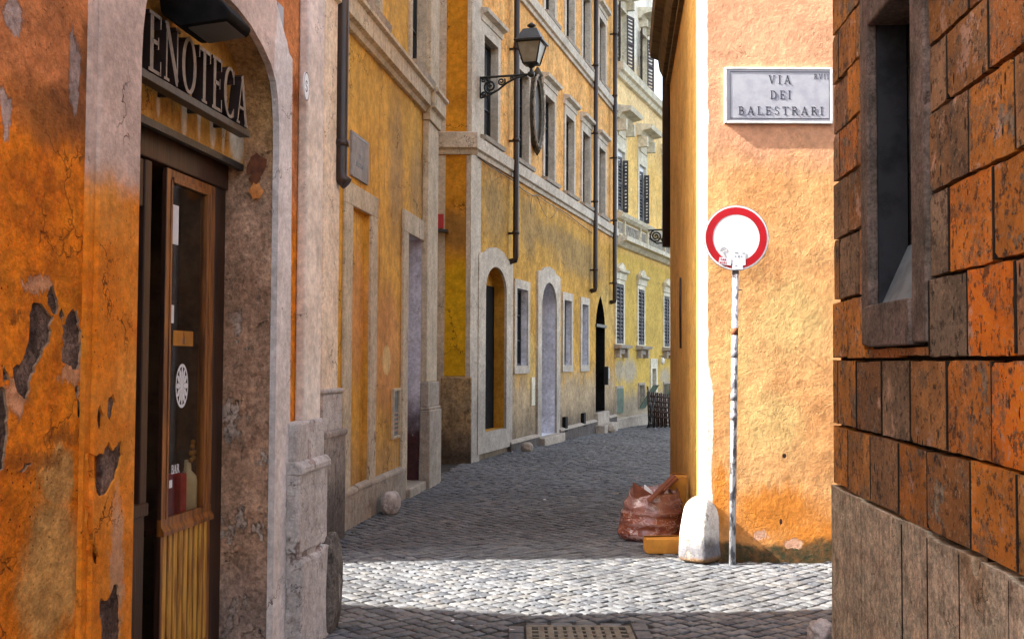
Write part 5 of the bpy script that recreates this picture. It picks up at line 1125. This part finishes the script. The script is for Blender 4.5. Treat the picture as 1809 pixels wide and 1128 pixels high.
# iron grating
mb = MB(); mb.box(gx0, gx1, gy0, gy1, -.02, -.012, 1); rim = .035
mb.box(gx0, gx1, gy0, gy0 + rim, -.012, .006); mb.box(gx0, gx1, gy1 - rim, gy1, -.012, .006); mb.box(gx0, gx0 + rim, gy0 + rim, gy1 - rim, -.012, .006); mb.box(gx1 - rim, gx1, gy0 + rim, gy1 - rim, -.012, .006)
wI = gx1 - gx0 - 2 * rim; ny = 5; hI = gy1 - gy0 - 2 * rim
for k in range(1, 10): xc = gx0 + rim + wI * k / 10 + 0; mb.box(xc - wI / 40 - .004, xc + wI / 40 + .004, gy0 + rim, gy1 - rim, -.012, .004)
for k in range(1, ny): yc = gy0 + rim + hI * k / ny; mb.box(gx0 + rim, gx1 - rim, yc - .014, yc + .014, -.012, .003)
M['cast'] = simple('worn_cast_iron', (.20, .175, .135), (.10, .08, .06), .5, 18, .5, .5, metal=.4)
tag(mb.make('drain_grating', [M['cast'], M['black']], bevel=.002), 'rectangular slotted iron drain grating set in the cobbles', 'drain cover')

# ================================================================== STONES, BAG, BOXES
gb = ground(573, 1112); yawA = math.atan2(WA.d.y, WA.d.x)
M['painted_stone'] = plaster('flaking_painted_stone', (.17, .15, .135), (.24, .21, .19), (.04, .035, .03), k=4, streak=.6, pits=.6, bump=1., patch=.9, grit=.5, layers=[('blob', (.62, .60, .60), [(-.035, .33, .03, .30)], .09, .12, .5, .95), ('flake', (.42, .36, .32), 7, .60, .8, .7)])
rock('guard_stone', M['painted_stone'], (gb.x - .015, gb.y + .02, 0), (.20, .30, .60), 'tall dark weathered guard stone at the foot of the wine shop corner', 'guard stone', 2, yaw=yawA - math.pi / 2, sub=5, pw=4.5, rough_=.05, taper=.12)
g2 = ground(694, 882)
rock('guard_stone', M['granite'], (*WC.w(2.20, .10, 0).xy, 0), (.17, .42, .25), 'low rounded pink guard stone by the ochre house plinth', 'guard stone', 5, yaw=-.13, sub=4, pw=2.8)
g3 = ground(931, 797)
rock('guard_stone', M['travertine'], (g3.x, g3.y, 0), (.22, .22, .19), 'half round pale guard stone left of the white arched recess', 'guard stone', 7, sub=4, pw=2.4)
g4 = ground(1077, 763, gz(27)); rock('guard_stone', M['travertine'], (g4.x, g4.y, gz(27)), (.30, .30, .24), 'small pale guard stone by the step of the pointed doorway', 'guard stone', 9, sub=4, pw=2.4)
g5 = ground(1447, 1137); rock('corner_rubble_stone', M['granite'], (g5.x + .02, g5.y + .02, 0), (.15, .2, .15), 'low broken stone at the corner of the tufa block building', 'stone', 12, sub=4, pw=3, rough_=.16)
# limewashed guard stone of the orange corner
def bollard():
    import bmesh
    from mathutils import noise
    c0 = ground(1240, 992); cx, cy = c0.x + .0, WF.o.y + .02
    prof = [(.152, 0), (.150, .06), (.146, .12), (.143, .20), (.140, .28), (.132, .38), (.112, .46), (.078, .51), (.03, .545), (0.0, .55)]
    b = bmesh.new(); n = 28; rings = []
    for r_, z in prof:
        rg = []
        for i in range(n):
            t = 2 * math.pi * i / n; k = (abs(math.cos(t)) ** 3.6 + abs(math.sin(t)) ** 3.6) ** (-1 / 3.6)
            x, y = r_ * k * math.cos(t), r_ * k * math.sin(t) * 1.15; nn = 1 + .12 * noise.noise(Vector((x * 6, y * 6, z * 4))) + .05 * noise.noise(Vector((x * 19, y * 19, z * 17))) ; rg.append(b.verts.new((x * nn, y * nn, z - .01)))
        rings.append(rg)
    for i in range(len(rings) - 1):
        for j in range(n): b.faces.new([rings[i][j], rings[i][(j + 1) % n], rings[i + 1][(j + 1) % n], rings[i + 1][j]])
    b.faces.new(rings[-1][::-1]); b.faces.new(rings[0])
    bmesh.ops.recalc_face_normals(b, faces=b.faces[:])
    me = bpy.data.meshes.new('guard_stone'); b.to_mesh(me); b.free()
    for p in me.polygons: p.use_smooth = True
    me.materials.append(plaster('limewashed_stone', (.72, .69, .63), (.78, .75, .70), (.42, .36, .28), k=3.5, streak=.5, pits=.5, bump=.8, layers=[('low', (.13, .125, .14), .10, .26, .35, .95), ('low', (.20, .11, .05), .03, .06, .06, .95), ('flake', (.34, .28, .22), 9, .58, .6, .8)]))
    o = bpy.data.objects.new('guard_stone', me); COL.objects.link(o); o.location = (cx, cy, 0); o.rotation_euler = (0, 0, R(-38))
    md = o.modifiers.new('s', 'SUBSURF'); md.levels = 1; md.render_levels = 2
    return tag(o, 'limewashed white guard stone at the foot of the sunlit orange corner', 'guard stone')
bollard()

def bag():
    from mathutils import noise
    L0 = ground(1096, 958); R0 = ground(1204, 950); cx, cy = (L0.x + R0.x) / 2 + .0, L0.y + .22
    w = (R0.x - L0.x) / 2
    bg = thing('rubbish_bag', 'full brown translucent plastic rubbish bag with cardboard sticking out at the street corner', 'rubbish bag', Matrix.Translation((cx, cy, 0)))
    mb = MB(); n = 56; rows_ = 30; H = .43
    prof = [(.88, 0), (1.0, .02), (1.02, .06), (.98, .12), (.99, .17), (.94, .21), (.96, .26), (.90, .30), (.89, .34), (.82, .38), (.80, .42), (.76, .455)]
    def pr(t):
        z = t * prof[-1][1]
        for (r0, z0), (r1, z1) in zip(prof, prof[1:]):
            if z <= z1 + 1e-9: k = (z - z0) / (z1 - z0); return r0 + (r1 - r0) * k
        return prof[-1][0]
    rg = []
    for i in range(rows_ + 1):
        t = i / rows_; z = t * .455; ring_ = []
        for j in range(n):
            a = 2 * math.pi * j / n; sag = .035 * math.sin(a * 2 + 1) * t
            zf_ = z + (.045 * math.sin(a + .6) + .02 * math.sin(3 * a)) * t * t
            fold = .030 * math.sin((z * 46) + 2.2 * math.cos(a) + 1.5 * noise.noise(Vector((math.cos(a) * 1.5, math.sin(a) * 1.5, 3)))) * (1 - abs(t - .55) * 1.1) + .05 * noise.noise(Vector((math.cos(a) * 2.2, math.sin(a) * 2.2, z * 7)))
            r_ = pr(t) * (1 + fold)
            ring_.append(mb.P(math.cos(a) * w * r_ + .03 * t, math.sin(a) * .22 * r_ , max(zf_, 0)))
        rg.append(ring_)
    for i in range(rows_):
        for j in range(n): mb.F([rg[i][j], rg[i][(j + 1) % n], rg[i + 1][(j + 1) % n], rg[i + 1][j]], 0, True)
    # rolled rim and inside
    rim_ = [mb.P(math.cos(2 * math.pi * j / n) * w * .66 + .03, math.sin(2 * math.pi * j / n) * .13, .33) for j in range(n)]
    for j in range(n): mb.F([rg[-1][j], rg[-1][(j + 1) % n], rim_[(j + 1) % n], rim_[j]], 0, True)
    mb.F(rim_, 1); mb.make('bag_skin', [M['bag'], M['wood_dark']], bg)
    def flap(pts, mat, name, label=None):
        mb = MB(); mb.hexa([(p[0], p[1], p[2]) for p in pts] + [(p[0] + .008, p[1] + .012, p[2] + .006) for p in pts]); o = mb.make(name, mat, bg)
        if label: o['label'] = label
    flap([(-.17, -.12, .40), (-.02, -.16, .36), (.0, -.15, .42), (-.175, -.10, .53)], M['board'], 'cardboard_flap')
    flap([(-.03, -.15, .36), (.12, -.12, .37), (.10, -.10, .47), (.0, -.14, .41)], M['board'], 'cardboard_flap')
    flap([(-.06, -.05, .40), (.02, -.06, .40), (.0, -.05, .45), (-.06, -.03, .50)], M['white_lt'], 'paper_scrap')
    mb = MB(); mb.tube([(w * .80, .0, .20), (w * .9, -.05, .34), (w * .72, -.06, .44), (w * .55, -.03, .46)], [.02, .028, .022, .01], n=8); mb.make('bag_handle', M['bag'], bg)
    return cx, cy, w
bxc, byc, bw = bag()
def plank(name, p, q, wd, th, mat, label, cat):
    p, q = Vector(p), Vector(q); u = (q - p).normalized(); s = u.cross(Vector((0, 1, 0))).normalized() * th; k = Vector((0, wd, 0))
    mb = MB(); mb.hexa([tuple(v) for v in (p, p + k, p + k + s, p + s, q, q + k, q + k + s, q + s)]); return tag(mb.make(name, mat, bevel=.002), label, cat)
def gp(px, py, y): r = ray(px, py); t = y / r.y; return Vector((r.x * t, y, EYE + r.z * t))
plank('thin_board', gp(1148, 888, 9.75), gp(1195, 841, 9.85), .16, .014, M['board'], 'dark brown thin board leaning out of the rubbish bag', 'board')
plank('thin_board', gp(1152, 889, 9.95), gp(1199, 846, 10.05), .16, .014, M['board'], 'second thin brown board behind the one leaning out of the rubbish bag', 'board')
def carton(name, c, sx, sy, sz_, rot, mat, label, tip=0):
    t = thing(name, label, 'box', Matrix.Translation(c) @ Matrix.Rotation(rot, 4, 'Z') @ Matrix.Rotation(tip, 4, 'Y'))
    mb = MB(); th = .006
    mb.box(-sx / 2, sx / 2, -sy / 2, sy / 2, 0, th); mb.box(-sx / 2, sx / 2, -sy / 2, -sy / 2 + th, th, sz_); mb.box(-sx / 2, sx / 2, sy / 2 - th, sy / 2, th, sz_); mb.box(-sx / 2, -sx / 2 + th, -sy / 2 + th, sy / 2 - th, th, sz_); mb.box(sx / 2 - th, sx / 2, -sy / 2 + th, sy / 2 - th, th, sz_)
    mb.make('carton_body', mat, t, bevel=.002)
    mb = MB(); mb.hexa([(-sx / 2, -sy / 2, sz_), (sx / 2, -sy / 2, sz_), (sx / 2, -sy / 2 + sy * .52, sz_ + .012), (-sx / 2, -sy / 2 + sy * .52, sz_ + .004), (-sx / 2, -sy / 2, sz_ + .004), (sx / 2, -sy / 2, sz_ + .004), (sx / 2, -sy / 2 + sy * .52, sz_ + .016), (-sx / 2, -sy / 2 + sy * .52, sz_ + .008)]); mb.hexa([(-sx / 2, sy / 2 - sy * .46, sz_ + .02), (sx / 2, sy / 2 - sy * .46, sz_ + .02), (sx / 2, sy / 2, sz_), (-sx / 2, sy / 2, sz_), (-sx / 2, sy / 2 - sy * .46, sz_ + .024), (sx / 2, sy / 2 - sy * .46, sz_ + .024), (sx / 2, sy / 2, sz_ + .004), (-sx / 2, sy / 2, sz_ + .004)])
    mb.make('lid_flap', mat, t)
    return t
cL = ground(1142, 977); cR = ground(1207, 972); carton('flat_carton', ((cL.x + cR.x) / 2 + .01, cL.y + .10, 0), cR.x - cL.x + .02, .20, .115, R(3), M['card'], 'low ochre cardboard box on the cobbles in front of the rubbish bag')
carton('tilted_carton', (1.535, 10.22, .02), .15, .20, .555, R(-6), M['card'], 'upright ochre cardboard box leaning on the amber wall behind the bag', tip=R(5))
mb = MB(); v = ground(1091, 873); mb.F([mb.P(v.x + a, v.y + b, c) for a, b, c in ((-.05, -.02, .012), (.0, -.03, .02), (.06, .03, .03), (.02, .05, .018), (-.03, .02, .012))]); tag(mb.make('fallen_leaf', M['wood_slat']), 'yellow fallen leaf on the shaded cobbles left of the bag', 'leaf')
mb = MB()
rl = random.Random(5)
for (px, py, r_) in ((795, 800, .03), (905, 799, .025), (962, 884, .02), (1150, 748, .05), (1157, 757, .04), (1180, 750, .05), (905, 1115, .02), (832, 1108, .015), (800, 1100, .012), (1168, 762, .03)):
    v = ground(px, py, gz(25) if py < 790 else 0); k = [mb.P(v.x + r_ * rl.uniform(.6, 1.3) * math.cos(t), v.y + r_ * rl.uniform(.6, 1.3) * math.sin(t), v.z + .012 + rl.uniform(0, .01)) for t in (0, 1.2, 2.5, 3.8, 5)]; mb.F(k)
tag(mb.make('litter_scraps', M['white']), 'scattered tiny white paper scraps on the cobbles', 'litter', kind='stuff')
# stack of dark folded barrier frames at the far end
fr = thing('stacked_frames', 'dark slatted wooden crates and frames stacked against the far yellow house', 'crate stack', Matrix.Translation((0, 0, 0)))
yF = 30.6
def fp(px, py, y=yF): r = ray(px, py); t = y / r.y; return Vector((r.x * t, y, EYE + r.z * t))
for q, (dy, dx) in enumerate(((0, 0), (.35, .1))):
    mb = MB(); zg = gz(30)
    for px in (1147, 1154, 1161, 1168, 1175, 1183, 1190): a = fp(px, 745); b = fp(px - 1.5, 692 + (px - 1147) * .12); mb.tube([(a.x + dx, yF + dy, zg), (b.x + dx, yF + dy + .15, b.z)], .028, n=5)
    for py in (699, 708, 717, 726, 735): a = fp(1145, py); b = fp(1192, py + 4); mb.tube([(a.x + dx, yF + dy - .03, a.z), (b.x + dx, yF + dy - .03, b.z)], .022, n=5)
    mb.make('slatted_frame', M['wood_dark'], fr)
mb = MB(); a = fp(1147, 745); b = fp(1143, 682); mb.tube([(a.x + .1, yF - .3, gz(30)), (b.x, yF - .1, b.z)], .022, n=6); a = fp(1141, 745); mb.tube([(a.x, yF - .35, gz(30)), (b.x + .25, yF - .1, b.z - .2)], .022, n=6); mb.make('prop_pole', M['iron'], fr)

# ================================================================== LIGHT
EL, AZ = R(37), R(7)
tr = Vector((math.cos(AZ) * math.cos(EL), math.sin(AZ) * math.cos(EL), -math.sin(EL)))
sd = bpy.data.lights.new('sun', 'SUN'); sd.energy = 5; sd.angle = R(.5); sd.color = (1, .96, .88)
so = bpy.data.objects.new('sun', sd); COL.objects.link(so); so.rotation_euler = tr.to_track_quat('-Z', 'Y').to_euler(); so.location = (0, 0, 30)
wd = bpy.data.worlds.new('World'); scene.world = wd; wd.use_nodes = True; nt = wd.node_tree; nt.nodes.clear()
o_ = nt.nodes.new('ShaderNodeOutputWorld'); b_ = nt.nodes.new('ShaderNodeBackground'); sk = nt.nodes.new('ShaderNodeTexSky')
sk.sky_type = 'NISHITA'; sk.sun_disc = False; sk.sun_elevation = EL; sk.sun_rotation = math.atan2(-tr.x, -tr.y); sk.air_density = 1.; sk.dust_density = 3.; sk.ozone_density = .6
b_.inputs[1].default_value = .15; hs_ = nt.nodes.new('ShaderNodeHueSaturation'); hs_.inputs['Saturation'].default_value = .45; nt.links.new(sk.outputs[0], hs_.inputs['Color']); nt.links.new(hs_.outputs[0], b_.inputs[0]); nt.links.new(b_.outputs[0], o_.inputs[0])
vs = scene.view_settings; vs.view_transform = 'Standard'; vs.look = 'None'; vs.exposure = 2.3; vs.gamma = 1; vs.use_curve_mapping = False
scene.cycles.use_denoising = True; scene.cycles.max_bounces = 8; scene.cycles.diffuse_bounces = 5; scene.cycles.use_adaptive_sampling = True; scene.cycles.adaptive_threshold = .025
